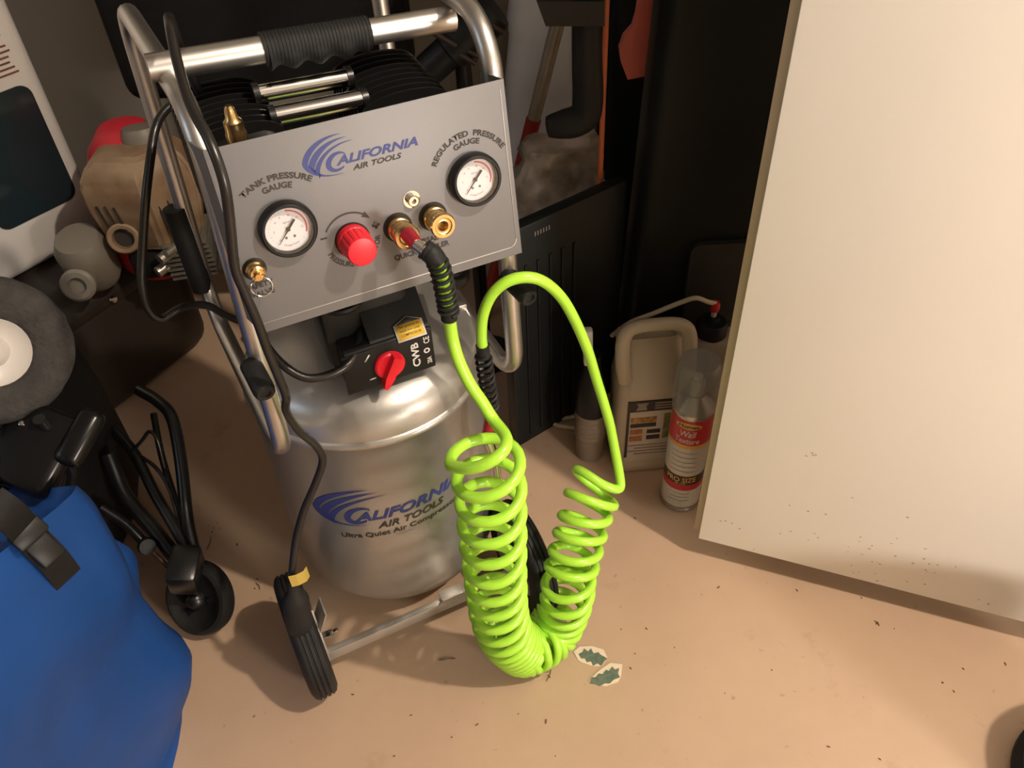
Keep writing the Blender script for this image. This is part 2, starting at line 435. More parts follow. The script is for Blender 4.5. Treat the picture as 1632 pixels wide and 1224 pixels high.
# lettering on the tank
bmb = logo(lambda x, z: on_tank(x, z), tank, None, 0, 0.110, 0.078, (-0.1475, 0.247), (-0.0820, 0.2765), 0.034,
           (-0.086, 0.2655), 0.0245, 0.152, (-0.0585, 0.2490), 0.0170, 0.0965)
text_bm(bmb, 'Ultra Quiet Air Compressors', 0.0125, on_tank(-0.114, 0.2270), 0.022, 0.0, width=0.177)
obj('lettering', bmb, M_ink, tank, 180)
bm = NB(); text_bm(bm, '10020C', 0.0065, on_tank(-0.040, 0.2265), 0.01, 0.2, width=0.028)
obj('lettering', bm, M_greyink, tank, 180)

# tank fittings, legs and axle bracket
for s in (-1, 1):
    bm = NB(); x0 = TX + s * 0.115
    prism(bm, [(x0 - 0.016, 0.0), (x0 + 0.016, 0.0), (x0 + 0.020, 0.115), (x0 - 0.020, 0.115)], TY + 0.095, TY + 0.105)
    boxat(bm, (x0 - 0.022, TY + 0.070, 0.0), (x0 + 0.022, TY + 0.125, 0.012), 0.003)
    obj('rear_foot', bm, M_tube, AC)
bm = NB()
boxat(bm, (-0.140, 0.0195, 0.058), (0.158, 0.0225, 0.078), 0.0008)
boxat(bm, (-0.140, 0.0220, 0.0765), (0.158, 0.030, 0.078), 0.0006)
for x in (-0.140, 0.155):
    prism(bm, [(0.0195, 0.058), (0.0195, 0.078), (0.040, 0.118), (0.055, 0.140), (0.075, 0.135), (0.075, 0.058)], -0.0012, 0.0012, T(x, 0, 0) @ Matrix(((0, 1, 0, 0), (1, 0, 0, 0), (0, 0, 1, 0), (0, 0, 0, 1))))
prism(bm, [(-0.140, 0.118), (-0.1375, 0.118), (-0.1235, 0.152), (-0.1258, 0.153)], 0.030, 0.062)
prism(bm, [(0.030, 0.0775), (0.078, 0.0775), (0.070, 0.085), (0.038, 0.085)], 0.0185, 0.0215)
boxat(bm, (0.036, 0.0195, 0.0835), (0.072, 0.036, 0.0858), 0.0008)
obj('axle_bracket', bm, mat('bracket_steel', (0.50, 0.47, 0.43), 0.42, 0.7, 0.06, 10), AC)
for xa, xb, ya in ((-0.180, -0.136, 0.055), (0.162, 0.194, 0.028)):
    bm = NB(); cyl(bm, (xa, ya, 0.092), (xb, ya, 0.092), 0.006, 12); obj('axle_stub', bm, M_chrome, AC)
bm = NB(); cyl(bm, (-0.138, 0.036, 0.100), (-0.124, 0.034, 0.102), 0.005, 6); cyl(bm, (-0.124, 0.034, 0.102), (-0.116, 0.033, 0.104), 0.003, 8)
obj('bolt', bm, M_chrome, AC)
def wheel(x, yc, r, w, side):
    M = T(x, yc, r) @ R('Y', 90)
    bm = NB(); h = w / 2
    pr = [(r * .60, -h * .7), (r * .66, -h), (r * .88, -h), (r * .965, -h * .80), (r, -h * .55), (r, -h * .42), (r - .0025, -h * .38), (r - .0025, -h * .30), (r, -h * .26),
          (r, -h * .06), (r - .0025, -h * .02), (r - .0025, h * .06), (r, h * .1), (r, h * .32), (r - .0025, h * .36), (r - .0025, h * .44), (r, h * .48), (r * .965, h * .80), (r * .88, h), (r * .66, h), (r * .60, h * .7), (r * .60, -h * .7)]
    lathe(bm, pr, M, 48, caps=False)
    wo = obj('wheel', bm, M_rubber, AC, 35)
    bm = NB(); lathe(bm, [(0, -h * .75), (.012, -h * .75), (.016, -h * .5), (r * .25, -h * .35), (r * .5, -h * .4), (r * .605, -h * .72), (r * .605, h * .72), (r * .5, h * .4), (r * .25, h * .35), (.016, h * .5), (.012, h * .75), (0, h * .75)], M, 32)
    obj('wheel_hub', bm, mat('grey_hub', (0.42, 0.40, 0.38), 0.4, 0.2), wo)
wheel(-0.160, 0.055, 0.092, 0.037, -1)
wheel(0.174, 0.028, 0.092, 0.037, 1)

# side frames: closed tube loops left and right
def loop(x, y0, y1, z0, z1, r=0.04, lean=0.0, xr=None, lx=0.0):
    xr = x if xr is None else xr
    pts = []
    for cy, cz, a0 in ((y1 - r, z1 - r, 0), (y0 + r, z1 - r, 90), (y0 + r, z0 + r, 180), (y1 - r, z0 + r, 270)):
        for k in range(9):
            a = math.radians(a0 + 90 * k / 8)
            z = cz + r * math.sin(a)
            yy = cy + r * math.cos(a)
            pts.append((x + lx * (z - 0.45) + (xr - x) * (yy - y0) / (y1 - y0), yy + lean * (z - 0.64), z))
    return pts
def densify(pts, n=4):
    out = []
    for i, p in enumerate(pts):
        q = pts[(i + 1) % len(pts)]; L = (Vector(q) - Vector(p)).length
        m = n if L > 0.05 else 1
        for k in range(m): out.append(Vector(p).lerp(Vector(q), k / m))
    return out
for x in (-0.108, 0.187):
    bm = NB(); tube(bm, densify(loop(x, 0.060, 0.40, 0.438, 0.848 if x < 0 else 0.872, 0.055, 0.06, x - (0.018 if x < 0 else 0.0), 0.045 if x < 0 else 0.0)), 0.0106, 14, closed=True)
    sf = obj('side_frame', bm, M_tube, AC, 60)
    if x < 0:
        bm = NB(); tube(bm, [(x - 0.022, 0.390, 0.475), (x - 0.022, 0.396, 0.60)], 0.0150, 14)
        obj('foam_sleeve', bm, M_rubber, sf, label='black foam sleeve')
    bm = NB()
    boxat(bm, (min(x, x * .8), 0.20, 0.430), (max(x, x * .8), 0.222, 0.458), 0.002)
    obj('frame_bracket', bm, M_tube, sf)
# rubber pegs on the front uprights
for a, b in (((-0.1116, 0.0520, 0.5901), (-0.1080, 0.0080, 0.5844)), ((0.1827, 0.0520, 0.5994), (0.1886, 0.0060, 0.5959))):
    bm = NB(); A = Vector(a); B = Vector(b); M = frame(A, B - A); L = (B - A).length
    lathe(bm, [(0.0115, 0.0), (0.0115, L * .86), (0.0105, L * .93), (0.0105, L - .002), (0.009, L), (0.0055, L), (0.005, L - .002), (0, L - .002)], M, 20)
    obj('rubber_peg', bm, M_rubber, AC)
# handle bar with ribbed grip
HA, HB = Vector((-0.1101, 0.1650, 0.8597)), Vector((0.1879, 0.1650, 0.8474))
HD = (HB - HA).normalized()
bm = NB(); cyl(bm, HA, HB, 0.0126, 20); hb = obj('handle_bar', bm, M_tube, AC)
g0 = Vector((-0.0067, 0.1650, 0.8560)); g1 = Vector((0.0976, 0.1650, 0.8507))
bm = NB(); M = frame(HA + HD * (g0 - HA).dot(HD), HD, (0, -1, 0)); GL = (g1 - g0).length
nr = 120
rings = []
for i in range(nr + 1):
    t = i / nr; z = t * GL
    ring = []
    for k in range(24):
        a = 2 * PI * k / 24
        down = max(0.0, math.cos(a - 0.9 * PI / 2 * 0 - PI / 2))   # underside (local +Y) carries the finger scallops
        rib = 0.0007 * (1 if (i % 4) < 2 else 0) * (1 - down)
        sc = down * (0.0035 + 0.0028 * math.cos(2 * PI * 4 * t))
        rr = 0.0152 + rib + sc * (1 if 0.03 < t < 0.97 else 0)
        ring.append(bm.verts.new(M @ Vector((rr * math.cos(a), rr * math.sin(a), z))))
    rings.append(ring)
for A_, B_ in zip(rings, rings[1:]):
    for k in range(24): bm.faces.new((A_[k], A_[(k + 1) % 24], B_[(k + 1) % 24], B_[k]))
bm.faces.new(rings[0][::-1]); bm.faces.new(rings[-1])
obj('grip', bm, M_rubber, hb, 30, label='ribbed black rubber grip')

# pump: motor block, two finned heads, manifold pipes
bm = NB()
boxat(bm, (-0.07, 0.12, 0.60), (0.14, 0.30, 0.735), 0.02)
lathe(bm, [(0.0, 0.0), (0.05, 0.0), (0.055, 0.01), (0.055, 0.12), (0.045, 0.13), (0, 0.13)], T(0.035, 0.21, 0.49), 32)
obj('motor_block', bm, M_pump, AC)
def head(cx, cz, y0, y1, w):
    bm = NB()
    Mx = T(cx, 0, cz)
    boxat(bm, (cx - w * .42, y0, cz - 0.06), (cx + w * .42, y1, cz + 0.030), 0.012)
    n = 9; fins = []
    for k in range(n):
        y = y0 + 0.012 + (y1 - y0 - 0.012) * k / (n - 1)
        top = 0.041 + 0.006 * k / n
        out = [(-w * .5, -0.06)] + [(-w * .5 * math.cos(PI * i / 16) , (top - 0.018) + 0.018 * math.sin(PI * i / 16) ** 0.8) for i in range(17)] + [(w * .5, -0.06)]
        fins.append((out[::-1], y))
    ph = obj('pump_head', bm, M_pump, AC, 35)
    for o_, y in fins:
        bm = NB(); prism(bm, o_, y - 0.0016, y + 0.0016, Mx); obj('fin', bm, M_pump, ph, 35)
    bm = NB()
    prism(bm, roundrect(w * 0.98, 0.075, 0.012, 4, 0, -0.022), y0 - 0.016, y0 - 0.002, Mx)
    prism(bm, [(0.036 * math.cos(PI * i / 12), 0.012 + 0.012 * math.sin(PI * i / 12)) for i in range(13)] + [(-0.036, -0.04), (0.036, -0.04)], y0 - 0.022, y0 - 0.012, Mx)
    obj('head_cover', bm, M_pump, ph)
    for s in (-1, 1):
        bm = NB(); lathe(bm, [(0.0, 0.0), (0.0055, 0.0), (0.0055, 0.004), (0.0045, 0.006), (0, 0.006)], T(cx + s * w * .40, y0 - 0.016, cz - 0.004) @ R('X', 90), 12)
        obj('screw', bm, M_chrome, ph)
    return ph
hl = head(-0.056, 0.772, 0.105, 0.215, 0.090)
hr = head(0.111, 0.766, 0.105, 0.215, 0.094)
bm = NB(); lathe(bm, [(0, 0), (0.0135, 0), (0.0135, 0.006), (0.011, 0.008), (0.004, 0.008), (0.0035, 0.012), (0, 0.012)], T(0.118, 0.083, 0.772) @ R('X', 90), 24)
obj('brass_plug', bm, mat('dull_brass', (0.40, 0.34, 0.20), 0.3, 1.0), hr)
for a, b in (((-0.0228, 0.1650, 0.8158), (0.0706, 0.1650, 0.8120)), ((-0.0179, 0.1300, 0.8058), (0.0732, 0.1300, 0.8027))):
    bm = NB(); cyl(bm, a, b, 0.0094, 18); mp = obj('manifold_pipe', bm, M_chrome, AC)
    for p in (a, b):
        d = (Vector(b) - Vector(a)).normalized() * 0.003
        bm = NB(); cyl(bm, Vector(p) - d, Vector(p) + d, 0.0112, 16); obj('pipe_nut', bm, M_pump, mp)
vp = Vector((-0.0599, 0.0750, 0.8274))
bm = NB(); lathe(bm, [(0, -0.03), (0.0095, -0.03), (0.0095, -0.004), (0.0085, -0.002), (0.0085, 0.007), (0.0055, 0.010), (0.0045, 0.018), (0.003, 0.021), (0, 0.021)], T(*vp), 14)
obj('relief_valve', bm, M_brass, AC)

# ---- control panel (leans slightly back)
PT = math.atan2(0.03, 0.2)
PM = T(0.044, 0.010, 0.640) @ Matrix.Rotation(-PT, 4, 'X')
bm = NB()
boxat(bm, (-0.1372, 0.0, 0.0143), (0.1396, 0.0016, 0.1935), 0.0005)
prism(bm, [(-0.1372, 0.0143), (-0.1372, 0.1935), (-0.1372, 0.1935)][:2] + [(-0.1360, 0.1935), (-0.1360, 0.0143)], 0.0, 0.0016)
# side flanges bent backwards
for s in (-1, 1):
    xa = -0.1372 if s < 0 else 0.1396
    xb = xa + (-0.0085 if s < 0 else -0.004)
    vs = [(xa, 0.0, .0143), (xb, 0.042, .0143), (xb, 0.042, .1935), (xa, 0.0, .1935)]
    q = [bm.verts.new(v) for v in vs] ; q2 = [bm.verts.new((x + 0.0016 * (1 if s < 0 else -1), y + 0.0004, z)) for x, y, z in vs]
    bm.faces.new(q); bm.faces.new(q2[::-1])
    for i in range(4): bm.faces.new((q[i], q2[i], q2[(i + 1) % 4], q[(i + 1) % 4]))
panel = obj('control_panel', bm, M_panel, AC, 30, PM)
bm = NB()
for x0, x1, z0, z1 in ((-0.1352, 0.1270, 0.0238, 0.0246),):
    prism(bm, [(x0, z0), (x1, z0), (x1, z1), (x0, z1)], -0.0005, 0.0002)
rr = [(0.1270 + 0.008 * math.sin(math.radians(a)), 0.0322 - 0.008 * math.cos(math.radians(a))) for a in range(0, 91, 15)]
crescent(bm, rr, [(x - 0.0007, z + 0.0004) for x, z in rr], flat(0, 0))
prism(bm, [(0.1346, 0.0322), (0.1352, 0.0322), (0.1352, 0.185), (0.1346, 0.185)], -0.0005, 0.0002)
obj('border_line', bm, mat('pale_border', (0.56, 0.54, 0.52), 0.5, 0.2), panel, 180)
bmb = logo(lambda x, z: flat(x, z), panel, None, 0, 0.0490, 0.0385, (-0.0605, 0.1447), (-0.0300, 0.1570), 0.0175,
           (-0.0303, 0.1537), 0.0110, 0.0785, (-0.0170, 0.1458), 0.0068, 0.0475)
text_bm(bmb, 'TANK PRESSURE', 0.0074, arc(-0.087, 0.1026, 0.0525, 90), 0.035, align='CENTER', width=0.0645)
text_bm(bmb, 'GAUGE', 0.0074, arc(-0.087, 0.1026, 0.0440, 90), 0.035, align='CENTER', width=0.0255)
text_bm(bmb, 'REGULATED  PRESSURE', 0.0074, arc(0.0955, 0.1115, 0.0385, 91), 0.035, align='CENTER', width=0.0840)
text_bm(bmb, 'GAUGE', 0.0074, arc(0.0965, 0.1115, 0.0305, 94), 0.035, align='CENTER', width=0.0255)
text_bm(bmb, 'PRESSURE REGULATOR', 0.0072, arc(-0.0325, 0.0815, 0.0272, 275, -1), 0.035, align='CENTER', width=0.0745)
text_bm(bmb, 'UNIVERSAL', 0.0072, flat(0.0325, 0.0568), 0.035, align='CENTER', width=0.0375)
text_bm(bmb, 'QUICK COUPLER', 0.0072, flat(0.0325, 0.0478), 0.035, align='CENTER', width=0.0580)
text_bm(bmb, 'SAFETY', 0.0074, flat(-0.1262, 0.0612), 0.035, align='CENTER', width=0.0255)
text_bm(bmb, 'VALVE', 0.0074, flat(-0.1255, 0.0526), 0.035, align='CENTER', width=0.0225)
ring = lambda r, a0, a1, n=16: [(-0.0325 + r * math.cos(math.radians(a0 + (a1 - a0) * i / n)), 0.0815 + r * math.sin(math.radians(a0 + (a1 - a0) * i / n))) for i in range(n + 1)]
crescent(bmb, ring(0.0272, 148, 55), ring(0.0256, 148, 55), flat(0, 0))
ax, az = ring(0.0264, 55, 38, 1)[0]; bx, bz = ring(0.0264, 55, 38, 1)[1]
nx, nz_ = (az - bz), (bx - ax)
crescent(bmb, [(ax + nx * .4, az + nz_ * .4), (bx, bz)], [(ax - nx * .4, az - nz_ * .4), (bx + .0001, bz)], flat(0, 0))
prism(bmb, roundrect(0.0062, 0.0014, 0.0004, 2, -0.0583, 0.0902), -0.0004, 0.0)
prism(bmb, roundrect(0.0075, 0.0026, 0.0004, 2, -0.0074, 0.0893), -0.0005, 0.0)
prism(bmb, roundrect(0.0026, 0.0075, 0.0004, 2, -0.0074, 0.0893), -0.0004, 0.0)
obj('lettering', bmb, M_ink, panel, 180)

def onp(a, b, d=0.0): return PM @ T(a, -d, b)
FACE = R('X', 90)          # local z of the part points out of the panel
def gauge(a, b):
    M = onp(a, b) @ FACE
    bm = NB()
    lathe(bm, [(0.0, 0.0), (0.0245, 0.0), (0.0262, 0.002), (0.0262, 0.0085), (0.0252, 0.0112), (0.0240, 0.0122), (0.0222, 0.0122), (0.0215, 0.0112), (0.0213, 0.0035), (0, 0.0035)], I4, 48)
    g = obj('gauge', bm, M_black, AC, 35, M)
    bm = NB(); lathe(bm, [(0.0, 0.0036), (0.0212, 0.0036), (0.0212, 0.0042), (0, 0.0042)], I4, 40); obj('dial', bm, M_white, g)
    f = lambda x, z, d: Vector((x, z, 0.0043 + d))
    bm = NB()
    A = lambda r, a0, a1, n=18: [(r * math.cos(math.radians(a0 + (a1 - a0) * i / n)), r * math.sin(math.radians(a0 + (a1 - a0) * i / n))) for i in range(n + 1)]
    crescent(bm, A(0.0176, 84, -24), A(0.0162, 84, -24), f, 0.0001); obj('red_scale', bm, M_redink, g, 180)
    bm = NB()
    for k in range(28):
        an = 225 - 270 * k / 27; r1 = 0.0168 if k % 3 else 0.0160
        c, s = math.cos(math.radians(an)), math.sin(math.radians(an)); w = 0.00018
        if -24 < an < 84: continue
        crescent(bm, [(0.0176 * c - w * s, 0.0176 * s + w * c), (r1 * c - w * s, r1 * s + w * c)], [(0.0176 * c + w * s, 0.0176 * s - w * c), (r1 * c + w * s, r1 * s - w * c)], f, 0.0001)
    for t, an in (('0', 225), ('2', 180), ('4', 140), ('6', 112), ('8', 75), ('10', 40), ('12', -5)):
        c, s = math.cos(math.radians(an)), math.sin(math.radians(an))
        text_bm(bm, t, 0.0030, (lambda c_, s_: (lambda x, z, d: Vector((0.0128 * c_ + x, 0.0128 * s_ + z - 0.001, 0.0044))))(c, s), 0.01, align='CENTER')
    text_bm(bm, 'kg/cm', 0.0026, lambda x, z, d: Vector((x, z + 0.0056, 0.0044)), 0.01, align='CENTER')
    text_bm(bm, 'Orange Power', 0.0026, lambda x, z, d: (lambda q: Vector((q.x, q.z, 0.0044)))(arc(0, 0, 0.0165, 270, -1)(x, z, 0)), 0.01, align='CENTER')
    obj('scale_print', bm, M_greyink, g, 180)
    for x in (-0.0035, 0.0042):
        bm = NB(); lathe(bm, [(0, 0.0042), (0.0013, 0.0042), (0.0011, 0.0049), (0, 0.0049)], T(x, -0.0082, 0), 10); obj('dial_screw', bm, mat('dark_steel', (0.12, 0.12, 0.12), 0.4, 0.8), g)
    bm = NB(); M2 = T(0, 0, 0.0060) @ R('Z', 47 - 180 + 8 - 0)
    pts = [(-0.0108, -0.0011), (-0.0108, 0.0011), (-0.002, 0.0009), (0.004, 0.0005), (0.0165, 0.00015), (0.0165, -0.00015), (0.004, -0.0005), (-0.002, -0.0009)]
    prism(bm, pts, -0.0003, 0.0003, T(0, 0, 0.0064) @ R('Z', 227) @ R('X', 90))
    lathe(bm, [(0, 0.0042), (0.0017, 0.0042), (0.0017, 0.0072), (0, 0.0072)], I4, 12)
    obj('needle', bm, M_black, g)
    bm = NB(); lathe(bm, [(0, 0.0104), (0.0214, 0.0104), (0.0214, 0.0112), (0, 0.0112)], I4, 36); obj('gauge_glass', bm, M_glass, g)
gauge(-0.0880, 0.1105)
gauge(0.0965, 0.1085)

# red fluted regulator knob
bm = NB()
lathe(bm, [(0, 0.0), (0.0172, 0.0), (0.0172, 0.0012), (0, 0.0012)], I4, 36)
kn = obj('regulator_knob', bm, M_black, AC, 35, onp(-0.0323, 0.0812) @ FACE)
bm = NB(); rings = []
for r, z in ((0.0158, 0.0012), (0.0158, 0.010), (0.0152, 0.0105), (0.0143, 0.031), (0.0132, 0.0325), (0.0115, 0.0330)):
    rg = []
    for k in range(96):
        a = 2 * PI * k / 96
        fl = 0.0007 * (1 if (k % 6) in (0, 1) else 0) * (1 if 0.0103 < z < 0.0315 else 0)
        rg.append(bm.verts.new(((r - fl) * math.cos(a), (r - fl) * math.sin(a), z)))
    rings.append(rg)
for A_, B_ in zip(rings, rings[1:]):
    for k in range(96): bm.faces.new((A_[k], A_[(k + 1) % 96], B_[(k + 1) % 96], B_[k]))
bm.faces.new(rings[0][::-1]); bm.faces.new(rings[-1])
obj('knob_cap', bm, M_red, kn, 35)

def coupler(a, b, tiltx=0, tilty=0):
    bm = NB(); lathe(bm, [(0, 0.0002), (0.0146, 0.0002), (0.0146, 0.0008), (0, 0.0008)], I4, 32)
    c = obj('quick_coupler', bm, M_black, AC, 35, onp(a, b) @ FACE)
    bm = NB()
    lathe(bm, [(0.0, 0.0008), (0.0120, 0.0008), (0.0120, 0.009), (0.0108, 0.010), (0.0108, 0.017), (0.0100, 0.018), (0.0100, 0.0215), (0.0122, 0.0225), (0.0126, 0.024), (0.0126, 0.0275), (0.0115, 0.029), (0.0088, 0.029), (0.0084, 0.0275), (0.0068, 0.027), (0.0050, 0.0275), (0.0048, 0.018), (0, 0.018)], R('Y', tilty) @ R('X', tiltx), 36)
    obj('coupler_body', bm, M_brass, c, 35)
coupler(0.0131, 0.0807); coupler(0.0497, 0.0815)
bm = NB(); lathe(bm, [(0, 0), (0.0085, 0), (0.0085, 0.0008), (0, 0.0008)], I4, 24); sc = obj('cap_screw', bm, M_chrome, AC, 35, onp(0.0316, 0.1042) @ FACE)
bm = NB(); lathe(bm, [(0, 0.0008), (0.0055, 0.0008), (0.0055, 0.006), (0.0048, 0.0068), (0.0026, 0.0068), (0.0026, 0.003), (0, 0.003)], I4, 12); obj('screw_head', bm, M_chrome, sc)
# safety valve with pull ring
bm = NB(); lathe(bm, [(0, 0.0), (0.0108, 0.0), (0.0108, 0.001), (0, 0.001)], I4, 24)
sv = obj('safety_valve', bm, M_black, AC, 35, onp(-0.1262, 0.0800) @ FACE)
bm = NB(); lathe(bm, [(0, 0.001), (0.0092, 0.001), (0.0092, 0.006), (0.0078, 0.0075), (0.0078, 0.013), (0.0060, 0.0145), (0.0036, 0.0145), (0.003, 0.020), (0, 0.020)], I4, 20); obj('valve_body', bm, M_brass, sv)
bm = NB(); tube(bm, [(0.0095 * math.cos(2 * PI * k / 24), -0.0105 + 0.0095 * math.sin(2 * PI * k / 24), 0.0175 + 0.001 * math.cos(2 * PI * k / 24)) for k in range(24)], 0.0007, 6, closed=True); obj('pull_ring', bm, M_chrome, sv)

# ---- pressure switch
bm = NB()
boxat(bm, (-0.014, 0.075, 0.482), (0.094, 0.150, 0.545), 0.004)
boxat(bm, (-0.024, 0.105, 0.500), (0.080, 0.170, 0.600), 0.008)
boxat(bm, (-0.018, 0.0735, 0.485), (0.092, 0.0755, 0.541), 0.001)
prism(bm, [(0.0745, 0.535), (0.0745, 0.5405), (0.128, 0.5965), (0.15, 0.5965), (0.15, 0.535)], 0.020, 0.092, Matrix(((0, 1, 0, 0), (1, 0, 0, 0), (0, 0, 1, 0), (0, 0, 0, 1))))
sw = obj('pressure_switch', bm, M_black, AC, 35)
bm = NB()
lathe(bm, [(0, 0.0), (0.0185, 0.0), (0.0185, 0.004), (0.0165, 0.006), (0, 0.006)], T(0.036, 0.0735, 0.512) @ FACE, 32)
prism(bm, [(-0.0055, 0.0185), (0.0055, 0.0185), (0.0055, -0.012), (0.0025, -0.026), (-0.0025, -0.026), (-0.0055, -0.012)], -0.016, -0.004, T(0.036, 0.0735, 0.512) @ R('Y', 28))
obj('switch_knob', bm, M_red, sw)
bm = NB()
W = lambda x, z: flat(x, z)
fz = lambda x0, z0: (lambda x, z, d: Vector((x0 + x, 0.0731, z0 + z)))
text_bm(bm, 'CWB', 0.0125, (lambda x, z, d: Vector((0.0735 - z, 0.0731, 0.494 + x))), 0.03, width=0.036)
text_bm(bm, 'CE', 0.010, (lambda x, z, d: Vector((0.088 - z, 0.0731, 0.524 + x))), 0.02, width=0.010)
text_bm(bm, '20A', 0.008, (lambda x, z, d: Vector((0.088 - z, 0.0731, 0.493 + x))), 0.02, width=0.010)
crescent(bm, [(0.0835 + 0.004 * math.cos(a * PI / 6), 0.5135 + 0.004 * math.sin(a * PI / 6)) for a in range(13)], [(0.0835 + 0.002 * math.cos(a * PI / 6), 0.5135 + 0.002 * math.sin(a * PI / 6)) for a in range(13)], fz(0, 0))
prism(bm, [(0.008, 0.527), (0.0095, 0.526), (0.016, 0.534), (0.0145, 0.535)], 0.0731, 0.0736)
prism(bm, [(0.010, 0.497), (0.018, 0.4975), (0.018, 0.499), (0.010, 0.4985)], 0.0731, 0.0736)
obj('lettering', bm, M_whiteink, sw, 180)
# house-shaped warning label on the sloping top
LB = frame((0.0683, 0.0802, 0.5482), (0, -0.72, 0.69), (1, 0, 0))
LBM = LB @ R('X', -90) @ T(0, -0.0012, 0)
bm = NB(); prism(bm, [(-0.0175, -0.013), (0.0175, -0.013), (0.0175, 0.007), (0.0, 0.0145), (-0.0175, 0.007)], -0.0004, 0.0004, LBM)
bm2 = NB(); prism(bm2, [(-0.0155, -0.011), (0.0155, -0.011), (0.0155, 0.0068), (-0.0155, 0.0068)], -0.0007, 0.0002, LBM)
bm3 = NB(); prism(bm3, [(-0.0165, 0.0066), (0.0165, 0.0066), (0.0, 0.0138)], -0.0007, 0.0002, LBM)
for k, t in enumerate(('Pull upwards to', 'install wire cover', 'COMPRESSOR')):
    text_bm(bm3, t, 0.0042, (lambda zz: (lambda x, z, d: LBM @ Vector((x, -0.0009, zz + z))))(0.0026 - 0.0052 * k), 0.012, align='CENTER', width=0.025)
wl = obj('warning_label', bm, M_whiteink, sw, 180); obj('label_yellow', bm2, M_yellow, sw, 180); obj('label_print', bm3, M_ink, sw, 180)
# pipes under the panel
bm = NB()
tube(bm, cr([(-0.085, 0.12, 0.63), (-0.088, 0.10, 0.57), (-0.06, 0.07, 0.535), (-0.01, 0.07, 0.535), (0.02, 0.11, 0.55), (0.02, 0.14, 0.58)]), 0.005, 10)
obj('air_line', bm, M_cable, AC)
bm = NB()
lathe(bm, [(0, 0.0), (0.026, 0.0), (0.028, 0.003), (0.026, 0.006), (0.020, 0.006), (0.018, 0.045), (0, 0.045)], T(0.004, 0.118, 0.585), 24)
obj('manifold_block', bm, M_pump, AC)
bm = NB(); tube(bm, cr([(0.10, 0.12, 0.62), (0.12, 0.10, 0.585), (0.15, 0.11, 0.57), (0.17, 0.16, 0.58)]), 0.008, 10); obj('rubber_line', bm, M_cable, AC)

# ---- power cord with plug and yellow tag
cord = [(-0.0712, 0.2000, 0.8135), (-0.0765, 0.1900, 0.8609), (-0.0789, 0.1650, 0.8972), (-0.0835, 0.1200, 0.9054), (-0.0886, 0.0850, 0.8879), (-0.0911, 0.0450, 0.8693), (-0.0876, 0.0080, 0.8504), (-0.0874, -0.0080, 0.8239), (-0.0919, -0.0080, 0.7905), (-0.0995, -0.0080, 0.7467), (-0.0981, -0.0080, 0.7166), (-0.0957, -0.0080, 0.6859), (-0.0942, -0.0040, 0.6428), (-0.0916, -0.0020, 0.6051), (-0.0906, -0.0000, 0.5797),
        (-0.0937, 0.0200, 0.5430), (-0.0872, 0.0300, 0.5019), (-0.0730, 0.0300, 0.4672), (-0.0715, 0.0300, 0.4419), (-0.0863, 0.0280, 0.4131), (-0.1092, 0.0250, 0.3773), (-0.1281, 0.0220, 0.3371), (-0.1436, 0.0200, 0.2910), (-0.1478, 0.0200, 0.2761)]
bm = NB(); tube(bm, cr(cord, 8), 0.0046, 10); pc = obj('power_cord', bm, M_cable, AC, 60)
loopc = [(-0.0771, 0.3200, 0.7692), (-0.1050, 0.3100, 0.7594), (-0.1209, 0.3000, 0.7462), (-0.1349, 0.2800, 0.7267), (-0.1557, 0.2600, 0.6885), (-0.1780, 0.2500, 0.6358), (-0.1922, 0.2400, 0.5992), (-0.1959, 0.2400, 0.5669), (-0.1861, 0.2400, 0.5481), (-0.1606, 0.2500, 0.5487), (-0.1328, 0.2800, 0.5208), (-0.1117, 0.3000, 0.4805), (-0.0731, 0.3000, 0.4493), (-0.0326, 0.2700, 0.4710)]
bm = NB(); tube(bm, cr(loopc, 8), 0.0050, 10); obj('cord_loop', bm, M_cable, AC, 60)
pa, pb_, pe = Vector((-0.1490, 0.0200, 0.2672)), Vector((-0.1559, 0.0180, 0.2129)), Vector((-0.1608, 0.0140, 0.1606))
bm = NB()
Mp = frame(pa, pb_ - pa, (1, 0, 0)); Lp = (pe - pa).length
lathe(bm, [(0.0, 0.0), (0.0065, 0.0), (0.0075, 0.012), (0.0085, 0.02), (0.0155, 0.032), (0.0175, 0.040), (0.0175, Lp * .82), (0.015, Lp), (0, Lp)], Mp, 20, sx=1.0, sy=0.8)
plug = obj('plug', bm, M_rubber, pc, 35)
ta = Vector((-0.1489, 0.0120, 0.2875))
bm = NB()
sec = [(-0.003, 0.0), (0.006, -0.001), (0.016, 0.001), (0.0215, 0.007)]
for i in range(3):
    (x0, y0), (x1, y1) = sec[i], sec[i + 1]
    vs = []
    for dy in (0, 0.0005):
        for (x, y, z) in ((x0, y0 + dy, 0.0 - 0.14 * x0), (x1, y1 + dy, 0.0 - 0.14 * x1), (x1, y1 + dy, -0.0225 - 0.10 * x1), (x0, y0 + dy, -0.0225 - 0.1 * x0)):
            vs.append(bm.verts.new(ta + Vector((x, y, z))))
    bm.faces.new(vs[:4]); bm.faces.new(vs[4:][::-1])
    for k in range(4): bm.faces.new((vs[k], vs[4 + k], vs[4 + (k + 1) % 4], vs[(k + 1) % 4]))
bmesh.ops.remove_doubles(bm, verts=bm.verts, dist=1e-5)
obj('cord_tag', bm, mat('yellow_tag', (0.46, 0.33, 0.07), 0.5), pc, 60, label='yellow warning tag wrapped on the cord')

